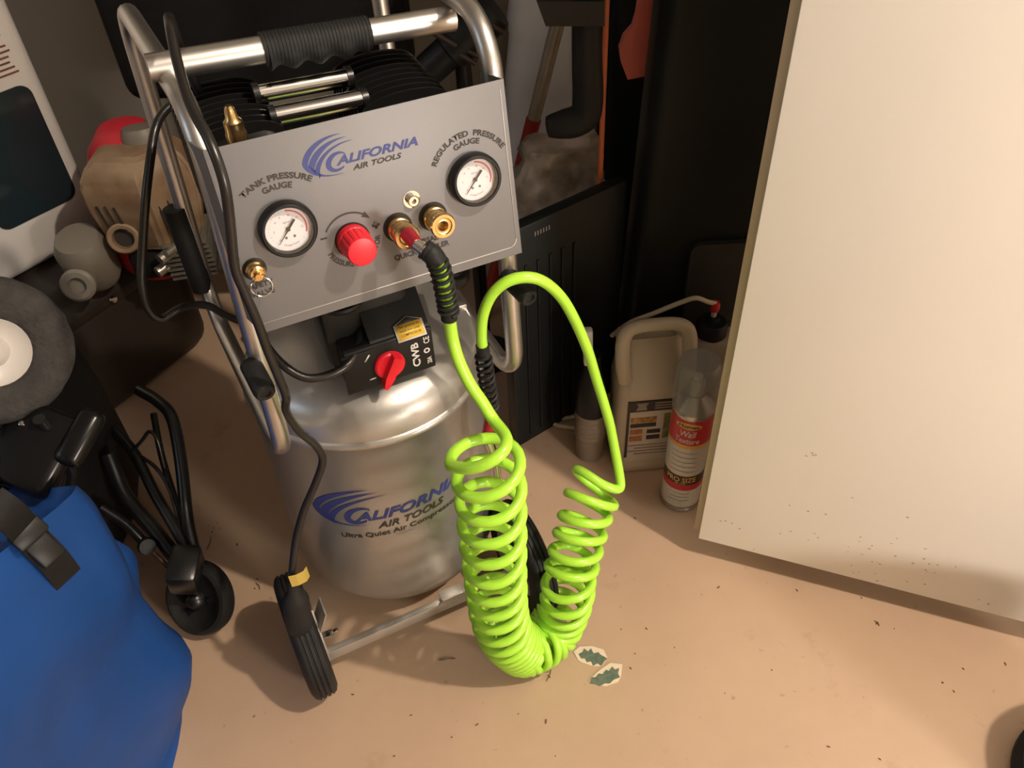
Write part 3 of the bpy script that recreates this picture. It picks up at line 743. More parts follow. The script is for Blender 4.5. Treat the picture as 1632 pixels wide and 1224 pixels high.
# ------------------------------------------------------------------ RECOIL HOSE
HZ = thing('recoil_hose', 'lime green coiled air hose hanging from the panel to the floor', 'hose', (-0.145, 0.645, 0), YAW)
HR = 0.0064
coilpts = [  # centre, turns so far, coil radius
    ((0.0694, -0.1150, 0.5448), 0.0, 0.0363), ((0.0750, -0.1130, 0.5009), 1.0, 0.0350), ((0.0770, -0.1110, 0.4601), 2.0, 0.0345), ((0.0769, -0.1090, 0.4179), 3.0, 0.0345), ((0.0768, -0.1070, 0.3753), 4.0, 0.0343), ((0.0769, -0.1050, 0.3336), 5.0, 0.0340),
    ((0.0773, -0.1020, 0.2891), 6.0, 0.0337), ((0.0779, -0.1000, 0.2517), 7.0, 0.0335), ((0.0786, -0.0980, 0.2167), 8.0, 0.0335), ((0.0804, -0.0960, 0.1824), 9.0, 0.0335), ((0.0846, -0.0930, 0.1464), 10.0, 0.0335), ((0.0906, -0.0910, 0.1141), 11.3, 0.0335), ((0.1001, -0.0890, 0.0848), 13.5, 0.0335),
    ((0.1167, -0.0830, 0.0460), 17.0, 0.0353), ((0.1325, -0.0862, 0.0470), 20.0, 0.0351), ((0.1584, -0.0800, 0.0378), 22.2, 0.0349), ((0.1763, -0.0740, 0.0463), 24.0, 0.0344), ((0.1877, -0.0723, 0.0748), 25.5, 0.0339), ((0.1930, -0.0773, 0.1195), 27.0, 0.0334),
    ((0.1943, -0.0780, 0.1589), 28.2, 0.0329), ((0.2054, -0.0700, 0.1848), 29.4, 0.0325), ((0.2164, -0.0620, 0.2101), 30.5, 0.0320), ((0.2295, -0.0520, 0.2311), 31.6, 0.0317), ((0.2435, -0.0420, 0.2527), 32.6, 0.0317), ((0.2586, -0.0320, 0.2681), 33.5, 0.0320), ((0.2738, -0.0240, 0.2776), 34.4, 0.0320)]
def interp_coil(pts):
    dense = cr([p for p, t, r in pts], 24)
    for it in range(45):
        dense = [dense[0]] + [dense[i] * .5 + (dense[i - 1] + dense[i + 1]) * .25 for i in range(1, len(dense) - 1)] + [dense[-1]]
    tt = []; rr = []
    T_ = [t for _, t, _ in pts]
    sl = []
    for i in range(len(pts)):
        if i == 0: sl.append(T_[1] - T_[0])
        elif i == len(pts) - 1: sl.append(T_[-1] - T_[-2])
        else:
            a, b = T_[i] - T_[i - 1], T_[i + 1] - T_[i]; sl.append(2 * a * b / (a + b))
    for i in range(len(pts) - 1):
        t0, t1 = T_[i], T_[i + 1]; r0, r1 = pts[i][2], pts[i + 1][2]
        for k in range(24):
            s = k / 24; h = t1 - t0
            tt.append((2 * s ** 3 - 3 * s * s + 1) * t0 + (s ** 3 - 2 * s * s + s) * sl[i] + (-2 * s ** 3 + 3 * s * s) * t1 + (s ** 3 - s * s) * sl[i + 1])
            rr.append(r0 + (r1 - r0) * s)
    tt.append(T_[-1]); rr.append(pts[-1][2])
    return dense, tt, rr
dense, tt, rr_ = interp_coil(coilpts)
# frame transported along the centre line
tan = [(dense[min(i + 1, len(dense) - 1)] - dense[max(i - 1, 0)]).normalized() for i in range(len(dense))]
e1 = Vector((1, 0, 0)); fr = []
for t in tan:
    e1 = (e1 - t * e1.dot(t)).normalized(); fr.append((e1.copy(), t.cross(e1)))
NPT = 26
path = []
i = 0
total = tt[-1]
for q in range(int(total * NPT) + 1):
    tq = q / NPT
    while i < len(tt) - 2 and tt[i + 1] < tq: i += 1
    s = (tq - tt[i]) / max(1e-9, tt[i + 1] - tt[i]); s = min(max(s, 0), 1)
    c = dense[i].lerp(dense[i + 1], s); a, b = fr[i]
    ph = 2 * PI * tq + 0.10
    r = rr_[i]
    tl = 0.014 * max(0.0, 1 - tq / 2.0) - 0.016 * max(0.0, 1 - (total - tq) / 2.2)              # top loops tip toward the viewer
    path.append(c + (a * math.cos(ph) + b * math.sin(ph)) * r + Vector((0, 0, 1)) * tl * math.sin(ph))
lead = [(0.0739, -0.0500, 0.6521), (0.0740, -0.0520, 0.6275), (0.0745, -0.0620, 0.6062), (0.0795, -0.0740, 0.5822), (0.0872, -0.0860, 0.5616), (0.0932, -0.0980, 0.5430)]
tail = [(0.2933, -0.0080, 0.2769), (0.2996, -0.0120, 0.3035), (0.2878, -0.0220, 0.3585), (0.2788, -0.0160, 0.4060), (0.2690, -0.0080, 0.4526), (0.2563, -0.0060, 0.5034), (0.2387, -0.0040, 0.5555), (0.2219, -0.0020, 0.5925), (0.2021, -0.0000, 0.6179), (0.1832, 0.0040, 0.6278), (0.1636, 0.0100, 0.6251), (0.1477, 0.0160, 0.6095), (0.1372, 0.0200, 0.5831), (0.1338, 0.0220, 0.5533), (0.1342, 0.0220, 0.5364)]
ecut = max(range(len(path) - NPT, len(path)), key=lambda k: path[k].x)
for k in range(9): path[ecut - k].z += 0.030 * ((9 - k) / 9.0) ** 2
tl_ = [path[ecut - 8], path[ecut - 5], path[ecut - 2], path[ecut]] + [Vector(p) for p in tail[2:]]
full = cr(lead + [path[3]], 8)[:-1] + path[3:ecut - 8] + cr(tl_, 8)
def relax(pts, i0, i1, it):
    for _ in range(it):
        q = [p.copy() for p in pts]
        for i in range(max(1, i0), min(len(pts) - 1, i1)): pts[i] = q[i] * .5 + (q[i - 1] + q[i + 1]) * .25
relax(full, 8 * len(lead) - 14, 8 * len(lead) + 10, 12)
j_ = len(full) - 8 * (len(tl_) - 4)
relax(full, j_ - 22, j_ + 8, 40)
bm = NB(); tube(bm, full, HR, 9)
hose = obj('coiled_tube', bm, M_green, HZ, 60)
def relief(axis, hx0, hx1, collar0, collar1, name='strain_relief'):
    """solid collars at both ends and an open spring between them"""
    bm = NB()
    ctr = cr(axis, 10); n = len(ctr)
    c0 = ctr[:int(n * hx0) + 1]; c1 = ctr[int(n * hx1):]
    tube(bm, c0, lambda i: collar0 * (1 if i % 4 < 2 or i > len(c0) * .4 else .93), 14)
    tube(bm, c1, collar1, 14)
    seg = ctr[int(n * hx0) - 1:int(n * hx1) + 2]
    turns = 9; N = turns * 14; pts = []
    L = len(seg) - 1
    nn = Vector((0, -1, 0))
    for k in range(N + 1):
        u_ = k / N * L; j = min(int(u_), L - 1); p = seg[j].lerp(seg[j + 1], u_ - j)
        t = (seg[j + 1] - seg[j]).normalized(); a = (nn - t * nn.dot(t)).normalized(); b = t.cross(a)
        ph = 2 * PI * turns * k / N
        pts.append(p + (a * math.cos(ph) + b * math.sin(ph)) * 0.0088)
    tube(bm, pts, 0.0021, 6)
    return obj(name, bm, M_rubber, HZ, 40)
ax1 = [(0.0610, -0.0400, 0.7298), (0.0663, -0.0470, 0.7254), (0.0708, -0.0500, 0.7099), (0.0728, -0.0500, 0.6864), (0.0739, -0.0500, 0.6652), (0.0738, -0.0500, 0.6514)]
bm = NB(); tube(bm, cr(ax1[1:], 6), HR, 9); obj('coiled_tube_end', bm, M_green, hose, 60)
relief(ax1, 0.30, 0.86, 0.0098, 0.0082)
ax2 = [(0.1344, 0.0220, 0.5392), (0.1348, 0.0220, 0.5102), (0.1375, 0.0240, 0.4754), (0.1405, 0.0260, 0.4429), (0.1424, 0.0280, 0.4162)]
relief(ax2, 0.16, 0.80, 0.0080, 0.0088)
fa, fb, fc = Vector((0.0522, -0.0220, 0.7398)), Vector((0.0548, -0.0360, 0.7356)), Vector((0.0602, -0.0440, 0.7311))
bm = NB(); cyl(bm, fa, fb + (fb - fa) * .1, 0.0068, 16); fi = obj('hose_fitting', bm, M_redfit, HZ)
bm = NB(); cyl(bm, fb, fc, 0.0062, 16); obj('fitting_collar', bm, M_chrome, fi)
ra, rb_, rc, rd = [Vector(p) for p in ((0.1409, 0.0280, 0.4191), (0.1329, 0.0300, 0.3755), (0.1424, 0.0300, 0.3245), (0.1444, 0.0300, 0.2757))]
bm = NB(); tube(bm, cr([ra, (0.1369, 0.0300, 0.3967), rb_], 6), 0.0072, 14); fe = obj('hose_end_fitting', bm, M_redfit, HZ)
bm = NB(); tube(bm, [rb_, rb_.lerp(rc, .5), rc], 0.0075, 14); tube(bm, [rc, rd], 0.0055, 12); obj('end_coupler', bm, M_chrome, fe)

# ------------------------------------------------------------------ LEFT SIDE
# dark trunk in the back corner that carries the white appliance and the engine
TRK = math.radians(58)
trunk = thing('trunk', 'dark brown vinyl trunk in the dim back corner, under the red engine', 'trunk', (-0.935, 1.327, 0), TRK)
bm = NB(); boxat(bm, (-0.42, -0.20, 0.0), (0.24, 0.17, 0.285), 0.05, seg=4); obj('trunk_body', bm, M_trunk, trunk)
bm = NB(); boxat(bm, (-0.425, -0.205, 0.20), (0.245, 0.175, 0.292), 0.045, seg=4); obj('trunk_lid', bm, M_trunk, trunk)
bm = NB(); lathe(bm, [(0, 0), (0.008, 0), (0.006, 0.004), (0, 0.005)], T(0.05, -0.207, 0.24) @ R('X', 90), 12); obj('stud', bm, M_chrome, trunk)

# white appliance with dark window
AY = math.radians(52)
ap0 = Vector((-0.7727, 1.4000, 0.5176))
app = thing('appliance', 'tall white plastic appliance with a dark teal window, at the left edge', 'appliance', (ap0.x, ap0.y, 0.292), AY)
bm = NB(); boxat(bm, (-0.34, 0.0, 0.0), (0.012, 0.14, 0.78), 0.028, seg=4); obj('housing', bm, M_whiteplast, app)
def app_pt(px): return px
bm = NB(); prism(bm, roundrect(0.150, 0.215, 0.02, 5, -0.093, 0.203), -0.002, 0.006); obj('window_panel', bm, M_darkwin, app, label='dark teal window')
bm = NB()
for k in range(13):
    for c0, w in ((-0.132, 0.055), (-0.072, 0.052)):
        ww = w * random.uniform(0.75, 1.0)
        prism(bm, [(c0, 0.330 + k * 0.0085), (c0 + ww, 0.330 + k * 0.0085), (c0 + ww, 0.333 + k * 0.0085), (c0, 0.333 + k * 0.0085)], -0.0006, 0.002)
lathe(bm, [(0, 0), (0.016, 0), (0.012, 0.0006), (0, 0.0006)], T(-0.060, 0.0, 0.462) @ R('X', 90), 7)
lathe(bm, [(0, 0), (0.014, 0), (0.010, 0.0006), (0, 0.0006)], T(-0.095, 0.0, 0.490) @ R('X', 90), 5)
o = obj('printed_instructions', bm, M_brownink, app); o['kind'] = 'stuff'

# engine of a string trimmer, upside down on the trunk
EN = thing('trimmer_engine', 'dirty tan and red small petrol engine with chrome fins, left of the compressor', 'engine', (-0.645, 1.30, 0.30), math.radians(10))
bm = NB()
pts_top = [(-0.075, -0.045), (-0.06, 0.05), (0.02, 0.075), (0.085, 0.04), (0.09, -0.03), (0.02, -0.075)]
def loft(bm, sections, cap=True):
    rings = [[bm.verts.new(p) for p in s] for s in sections]
    n = len(rings[0])
    for A_, B_ in zip(rings, rings[1:]):
        for k in range(n): bm.faces.new((A_[k], A_[(k + 1) % n], B_[(k + 1) % n], B_[k]))
    if cap: bm.faces.new(rings[0][::-1]); bm.faces.new(rings[-1])
secs = []
for z, s, dx in ((0.045, 0.80, 0.0), (0.05, 0.86, 0), (0.12, 1.0, 0), (0.155, 0.98, 0), (0.180, 0.80, 0.005), (0.188, 0.66, 0.008)):
    secs.append([Vector((0.020 + dx + x * s * 1.12, y * s * 1.1, z * 1.17)) for x, y in pts_top])
loft(bm, secs)
bmesh.ops.bevel(bm, geom=[e for e in bm.edges], offset=0.006, segments=2, affect='EDGES')
muf = obj('muffler_cover', bm, M_tan, EN, 35)
for x, z in ((-0.040, 0.125), (-0.026, 0.125), (-0.012, 0.123)):
    yf = 1.1 * (-0.045 - 0.03 * ((x - 0.020) / 1.12 + 0.075) / 0.095) * 0.985
    bm = NB(); prism(bm, [(x, z - 0.022), (x + 0.0035, z - 0.022), (x - 0.002, z + 0.022), (x - 0.0055, z + 0.022)], yf - 0.0015, yf + 0.004); obj('vent_slot', bm, M_ink, muf)
for x, z in ((0.062, 0.110), (0.076, 0.115), (0.090, 0.120)):
    yf = 1.1 * (-0.075 + 0.045 * ((x - 0.020) / 1.12 - 0.02) / 0.07) * 0.985
    bm = NB(); prism(bm, [(x, z - 0.035), (x + 0.004, z - 0.035), (x - 0.004, z + 0.03), (x - 0.008, z + 0.03)], yf - 0.0035, yf + 0.006); obj('vent_slot', bm, M_ink, muf)
bm = NB(); lathe(bm, [(0.027, -0.012), (0.027, 0.004), (0.024, 0.007), (0.018, 0.005), (0.017, -0.008), (0, -0.008)], T(-0.018, -0.068, 0.088) @ R('X', 75), 24)
ep = obj('exhaust_port', bm, M_tan, muf)
bm = NB(); lathe(bm, [(0, -0.0078), (0.0168, -0.0078), (0.0168, -0.006), (0, -0.006)], T(-0.018, -0.068, 0.088) @ R('X', 75), 20); obj('exhaust_hole', bm, M_ink, muf)
bm = NB()
secs = []
for z, s, dy in ((-0.02, 0.55, 0.0), (0.0, 0.8, 0.01), (0.06, 0.95, 0.03), (0.14, 0.95, 0.035), (0.20, 0.72, 0.05), (0.232, 0.42, 0.055)):
    secs.append([Vector((0.012 + 0.092 * s * math.cos(a * PI / 8), dy + 0.085 * s * math.sin(a * PI / 8), z)) for a in range(16)])
loft(bm, secs); obj('red_shroud', bm, M_engred, EN, 50)
bm = NB(); lathe(bm, [(0, 0), (0.030, 0), (0.034, 0.01), (0.034, 0.05), (0.028, 0.062), (0, 0.064)], T(0.045, 0.02, 0.175) @ R('X', -10), 20); obj('air_filter_cover', bm, M_tankplast, EN)
bm = NB()
boxat(bm, (0.045, -0.06, -0.01), (0.105, 0.0, 0.07), 0.008)
cylo = obj('finned_cylinder', bm, M_alu, EN)
for k in range(8):
    bm = NB(); z = -0.005 + k * 0.0095
    prism(bm, roundrect(0.085 - 0.002 * abs(k - 3), 0.0038, 0.0012, 2, 0.075, z), -0.075, 0.02); obj('fin', bm, M_alu, cylo)
for a, b, r in (((0.03, -0.085, 0.045), (0.055, -0.060, 0.05), 0.010), ((0.015, -0.075, 0.015), (0.04, -0.055, 0.02), 0.010), ((0.045, -0.09, 0.058), (0.06, -0.07, 0.058), 0.006)):
    bm = NB(); cyl(bm, a, b, r, 12); obj('spark_plug', bm, M_alu, cylo)
bm = NB(); lathe(bm, [(0, -0.02), (0.036, -0.02), (0.046, 0.0), (0.046, 0.06), (0.036, 0.082), (0, 0.086)], T(-0.098, -0.03, 0.012) @ R('X', 15), 24)
ft = obj('fuel_tank', bm, M_tankplast, EN)
bm = NB(); lathe(bm, [(0.026, 0.0), (0.029, 0.004), (0.029, 0.022), (0.024, 0.027), (0.015, 0.027), (0.013, 0.018), (0, 0.018)], T(-0.112, -0.076, 0.020) @ R('X', 72), 24)
obj('fuel_cap', bm, mat('cap_cream', (0.19, 0.17, 0.14), 0.45), ft)
bm = NB(); boxat(bm, (-0.03, -0.06, -0.01), (0.05, 0.03, 0.05), 0.012); lathe(bm, [(0, 0), (0.02, 0), (0.02, 0.05), (0, 0.05)], T(-0.02, -0.02, -0.012), 16); obj('crankcase', bm, M_black, EN)

# folded push cart: foam wheel, frame tubes, small front wheel
PC = thing('push_cart', 'folded black push cart with a grey foam wheel, at the left edge', 'cart', (-0.55, 0.85, 0))
def loc(p, o=(-0.55, 0.85, 0)): return Vector(p) - Vector(o)
wc = loc((-0.5781, 0.7200, 0.5675))
Mw = frame(wc, (0.62, -0.70, 0.36))
bm = NB(); rings = []
lathe(bm, [(0.040, -0.020), (0.048, -0.026), (0.074, -0.026), (0.086, -0.018), (0.090, -0.006), (0.090, 0.006), (0.086, 0.018), (0.076, 0.025), (0.062, 0.024), (0.048, 0.017), (0.040, 0.012), (0.040, -0.020)], Mw, 56, caps=False)
for v in bm.verts:
    v.co = wc + (v.co - wc) * 0.93
    d = noise.noise(v.co * 70) * 0.0016; v.co += (v.co - wc).normalized() * d
pw = obj('cart_wheel', bm, M_foam, PC, 60)
bm = NB(); lathe(bm, [(0.0405, -0.018), (0.0405, 0.010), (0.038, 0.013), (0.030, 0.006), (0.018, 0.004), (0.014, 0.012), (0.008, 0.018), (0, 0.019)], Mw, 32); obj('wheel_rim', bm, M_rim, pw)
def ct(pts, r, name='frame_tube', m=None, par=None):
    bm = NB(); tube(bm, cr([loc(p) for p in pts], 6), r, 10); return obj(name, bm, m or M_pump, par or PC)
ct([(-0.5949, 0.9800, 0.2616), (-0.5561, 0.9500, 0.2628), (-0.5289, 0.9200, 0.2520), (-0.5129, 0.8600, 0.2102), (-0.5012, 0.7900, 0.1599), (-0.4873, 0.7400, 0.1117)], 0.0095)
ct([(-0.5840, 0.9700, 0.2168), (-0.5610, 0.9000, 0.1850), (-0.5274, 0.8200, 0.1341), (-0.4980, 0.7450, 0.1054)], 0.0055)
ct([(-0.6494, 0.9500, 0.2131), (-0.6002, 0.9000, 0.2014), (-0.5609, 0.8400, 0.1738), (-0.5069, 0.7650, 0.1424), (-0.4891, 0.7300, 0.1102)], 0.0085)
ct([(-0.6274, 0.8800, 0.2228), (-0.6070, 0.8400, 0.1700), (-0.5556, 0.7900, 0.1364), (-0.5001, 0.7300, 0.1112)], 0.012)
ct([(-0.6238, 0.8000, 0.1939), (-0.5941, 0.7900, 0.1632), (-0.5673, 0.7700, 0.1361)], 0.0075)
ct([(-0.5704, 0.7700, 0.1379), (-0.5406, 0.7500, 0.1135), (-0.5183, 0.7300, 0.1013)], 0.0035, 'brake_rod', mat('brown_rod', (0.10, 0.05, 0.03), 0.4))
ct([(-0.6001, 0.9000, 0.2073), (-0.5760, 0.9000, 0.2314), (-0.5610, 0.9000, 0.2472), (-0.5490, 0.8900, 0.2400), (-0.5460, 0.8700, 0.1970)], 0.003, 'cable', M_cable)
ct([(-0.5983, 0.9000, 0.2013), (-0.5593, 0.8700, 0.1981), (-0.5359, 0.8400, 0.1793), (-0.5152, 0.7900, 0.1487)], 0.003, 'cable', M_cable)
bm = NB(); lathe(bm, [(0, -0.009), (0.012, -0.009), (0.014, 0), (0.012, 0.009), (0, 0.009)], frame(loc((-0.5628, 0.7650, 0.1394)), (0.5, -0.6, 0.5)), 12); obj('joint', bm, M_rubber, PC)
bm = NB(); boxat(bm, (-0.022, -0.03, -0.03), (0.022, 0.03, 0.03), 0.008, frame(loc((-0.5004, 0.7300, 0.1227)), (0.2, -0.2, 1))); obj('fork', bm, M_pump, PC)
cc = loc((-0.4972, 0.7225, 0.0580)); Mc = frame(cc, (-0.34, -0.72, 0.60)) @ Matrix.Scale(1.06, 4)
bm = NB(); lathe(bm, [(0.0, -0.014), (0.035, -0.014), (0.050, -0.0145), (0.054, -0.010), (0.0545, 0.004), (0.051, 0.012), (0.046, 0.014), (0.040, 0.011), (0.034, 0.006), (0, 0.005)], Mc, 40)
cw = obj('front_wheel', bm, M_rubber, PC)
bm = NB(); lathe(bm, [(0, 0.004), (0.015, 0.004), (0.013, 0.014), (0.007, 0.020), (0, 0.021)], Mc, 16)
for k in range(3): box(bm, 0.006, 0.006, 0.004, Mc @ R('Z', 120 * k) @ T(0.022, 0, 0.008))
obj('wheel_hub', bm, M_pump, cw)
# black bundle the cart carries
bm = NB()
secs = []
for z, sx, sy, ox, oy in ((0.02, .10, .12, -.02, .0), (0.1, .13, .14, -.02, 0), (0.25, .13, .14, -.02, 0.0), (0.40, .12, .13, -.02, .0), (0.50, .10, .10, -.03, -.02), (0.55, .06, .07, -.04, -.03)):
    secs.append([Vector((-0.75 + ox + sx * math.copysign(abs(math.cos(a * PI / 12)) ** .7, math.cos(a * PI / 12)), 0.90 + oy + sy * math.copysign(abs(math.sin(a * PI / 12)) ** .7, math.sin(a * PI / 12)), z)) - Vector((-0.55, 0.85, 0)) for a in range(24)])
loft(bm, secs); obj('fabric_bundle', bm, M_blackbag, PC, 60, label='black fabric bundle')
# glossy black console near the bag
bm = NB()
con = loc((-0.5487, 0.6600, 0.4703)); Mcn = frame(con, (0.1, -0.5, 0.85), (1, -0.5, 0))
box(bm, 0.085, 0.10, 0.03, Mcn, 0.012, 3); box(bm, 0.03, 0.07, 0.025, Mcn @ T(0.045, 0.03, 0.01), 0.010, 3); box(bm, 0.035, 0.06, 0.02, Mcn @ T(-0.03, -0.05, 0.012) @ R('Z', 25), 0.008, 2)
obj('console', bm, mat('gloss_black', (0.004, 0.004, 0.004), 0.25, spec=0.35), PC)
ct([(-0.5317, 0.6700, 0.5070), (-0.5351, 0.6800, 0.4636), (-0.5478, 0.6900, 0.3975), (-0.5812, 0.7000, 0.3395)], 0.007, 'handle_tube')
bm = NB(); lathe(bm, [(0, 0), (0.004, 0), (0.003, 0.002), (0, 0.003)], Mcn @ T(-0.02, 0.02, 0.015), 10); obj('console_button', bm, M_chrome, PC)

# blue bag with black buckle strap
BG = thing('blue_bag', 'blue coated fabric bag with a black buckle strap, bottom left corner', 'bag', (-0.757, 0.45, 0))
bm = NB(); NS = 48; NZ = 34
rows = []
for j in range(NZ + 1):
    t = j / NZ
    row = []
    for k in range(NS):
        a = 2 * PI * k / NS; c, s = math.cos(a), math.sin(a)
        ex = 0.5 - 0.2 * t
        hx = 0.262 * (1.0 + 0.03 * t) ; hy = 0.225 * (1 - 0.10 * t)
        x = hx * math.copysign(abs(c) ** ex, c); y = hy * math.copysign(abs(s) ** ex, s)
        # rim is lower at the back and higher towards the camera, leaning in
        top = 0.505 - 0.075 * (y / 0.2) + 0.012 * c
        z = t * top
        yy = y - 0.01 + 0.015 * t
        bulge = 0.014 * math.sin(PI * min(1, t * 1.15)) - 0.010 * t * t
        wr = noise.noise(Vector((x * 6, yy * 6, z * 6))) * 0.036 + noise.noise(Vector((x * 14, yy * 14, z * 10 + 3))) * 0.012
        wr += 0.030 * noise.noise(Vector((c * 2.2 + 4, s * 2.2, z * 2.5))) + 0.014 * abs(noise.noise(Vector((x * 5, yy * 9 - z * 6, 1.5))))
        if t < 0.02: wr = 0
        f = 1 + (bulge + wr) / 0.25
        row.append(bm.verts.new((x * f, yy * f, z)))
    rows.append(row)
for A_, B_ in zip(rows, rows[1:]):
    for k in range(NS): bm.faces.new((A_[k], A_[(k + 1) % NS], B_[(k + 1) % NS], B_[k]))
bm.faces.new(rows[0][::-1])
# inner lining just inside the rim
inn = [bm.verts.new((v.co.x * .93, v.co.y * .93, v.co.z - 0.02)) for v in rows[-1]]
for k in range(NS): bm.faces.new((rows[-1][k], rows[-1][(k + 1) % NS], inn[(k + 1) % NS], inn[k]))
bm.faces.new(inn)
obj('bag_body', bm, M_bluebag, BG, 80)
def bl(p): return Vector(p) - Vector((-0.757, 0.45, 0))
sp = [bl(p) for p in ((-0.5134, 0.5200, 0.5452), (-0.5039, 0.5200, 0.5201), (-0.5088, 0.5300, 0.4690), (-0.5037, 0.5300, 0.4354), (-0.5023, 0.5300, 0.4003))]
bm = NB()
n0 = Vector((0.72, -0.45, 0.55)).normalized()
pth = [p + n0 * 0.030 for p in cr(sp, 6)]
vs = []
for i, p in enumerate(pth):
    t = (pth[min(i + 1, len(pth) - 1)] - pth[max(i - 1, 0)]).normalized(); w = t.cross(n0).normalized() * 0.0155
    vs.append([bm.verts.new(p + w + n0 * .0), bm.verts.new(p - w), bm.verts.new(p - w + n0 * .003), bm.verts.new(p + w + n0 * .003)])
for A_, B_ in zip(vs, vs[1:]):
    for k in range(4): bm.faces.new((A_[k], A_[(k + 1) % 4], B_[(k + 1) % 4], B_[k]))
bm.faces.new(vs[0][::-1]); bm.faces.new(vs[-1])
obj('strap', bm, M_blackbag, BG)
bm = NB(); d = (pth[-1] - pth[-10]).normalized(); box(bm, 0.036, 0.026, 0.012, frame(pth[len(pth) // 2 + 2] + n0 * 0.004, n0, d), 0.003); box(bm, 0.02, 0.034, 0.010, frame(pth[len(pth) // 2 - 2] + n0 * 0.004, n0, d), 0.003)
obj('buckle', bm, M_black, BG)

# ------------------------------------------------------------------ BEHIND
# padded black chair standing behind the compressor
CH = thing('office_chair', 'black padded chair back standing behind the compressor pump', 'chair', (-0.50, 1.50, 0))
cl_, cr_, cb_ = Vector((-0.6590, 1.4400, 0.6488)), Vector((-0.1464, 1.4400, 0.6636)), Vector((-0.6448, 1.4400, 0.5291))
bm = NB(); boxat(bm, (cl_.x + 0.5, -0.06, cb_.z), (cr_.x + 0.5, 0.07, 1.35), 0.03, seg=4); obj('backrest', bm, M_blackbag, CH)
bm = NB(); boxat(bm, (-0.02, -0.02, 0.30), (0.06, 0.03, 0.62), 0.01); boxat(bm, (-0.10, -0.10, 0.27), (0.16, 0.12, 0.33), 0.025); obj('seat_post', bm, M_black, CH)
bm = NB(); cyl(bm, (0.02, 0.0, 0.05), (0.02, 0.0, 0.28), 0.025, 14)
for k in range(5):
    a = 2 * PI * k / 5 + .3; cyl(bm, (0.02, 0, 0.06), (0.02 + 0.12 * math.cos(a), 0.12 * math.sin(a), 0.03), 0.018, 10, 0.012); lathe(bm, [(0, 0), (0.018, 0.002), (0.018, 0.03), (0, 0.032)], T(0.02 + 0.12 * math.cos(a), 0.12 * math.sin(a), 0), 12)
obj('chair_base', bm, M_black, CH)

# tilted black bar with cross pins
a, b = Vector((-0.1532, 1.3000, 0.5850)), Vector((0.0051, 1.3000, 0.7094))
BR = thing('rack_bar', 'tilted black steel bar with thin cross pins, behind the right pump head', 'rack', (a.x, a.y, 0))
o0 = Vector((a.x, a.y, 0)); d = (b - a).normalized()
bm = NB(); M = frame(a - o0 - d * .05, d); L = (b - a).length + .05
lathe(bm, [(0, 0), (0.024, 0), (0.026, 0.003), (0.026, L * .62), (0.0335, L * .64), (0.0335, L - .01), (0.030, L), (0, L)], M, 24); br = obj('bar', bm, M_black, BR)
sidev = Vector((d.z, 0.0, -d.x))
for p, l in (((-0.0747, 1.2700, 0.6799), 0.035), ((-0.0255, 1.2700, 0.6508), 0.035), ((-0.0027, 1.2700, 0.6965), 0.035), ((-0.0448, 1.2700, 0.6499), 0.03)):
    q = Vector(p) - o0; s_ = Vector((0.85, -0.15, -0.5)).normalized()
    bm = NB(); cyl(bm, q - s_ * l * .6, q + s_ * l * .6, 0.0045, 10); obj('pin', bm, mat('rust_brown_steel', (0.05, 0.035, 0.025), 0.5, 0.6), BR)
bm = NB(); tube(bm, [Vector((-0.0520, 1.3200, 0.6375)) - o0, Vector((-0.0503, 1.3200, 0.5812)) - o0, Vector((-0.0520, 1.3200, 0.6375)) - o0 - Vector((0, 0, .70))], 0.013, 12)
cyl(bm, Vector((-0.0520, 1.3200, 0.6375)) - o0, Vector((Vector((-0.0520, 1.3200, 0.6375)).x - o0.x, 0.02, 0.0)), 0.013, 12); obj('stand_post', bm, M_black, BR)
bm = NB(); lathe(bm, [(0, 0), (0.06, 0), (0.06, 0.008), (0.03, 0.02), (0, 0.02)], T(Vector((-0.0520, 1.3200, 0.6375)).x - o0.x, 0.02, 0), 24); obj('stand_foot', bm, M_black, BR)

# leaning pole with red sleeve
p0, p1 = Vector((0.0386, 1.4500, 0.3556)), Vector((0.1147, 1.4500, 0.6470)); dv = (p1 - p0) / (p1.z - p0.z)
bot = p0 - dv * p0.z; top = p0 + dv * (1.0 - p0.z)
PL = thing('pole', 'worn steel pole with a red lower sleeve, leaning behind the panel', 'pole', (bot.x, bot.y, 0))
lp = lambda p: p - Vector((bot.x, bot.y, 0))
ps = Vector((0.0604, 1.4500, 0.4593)); mid_ = p0 + dv * (ps.z - p0.z)
bm = NB(); cyl(bm, lp(mid_), lp(top), 0.0125, 16); obj('shaft', bm, M_poletan, PL)
bm = NB(); cyl(bm, lp(bot) + Vector((0, 0, 0.002)), lp(mid_) + dv * .001, 0.0145, 16); obj('red_sleeve', bm, M_polered, PL)

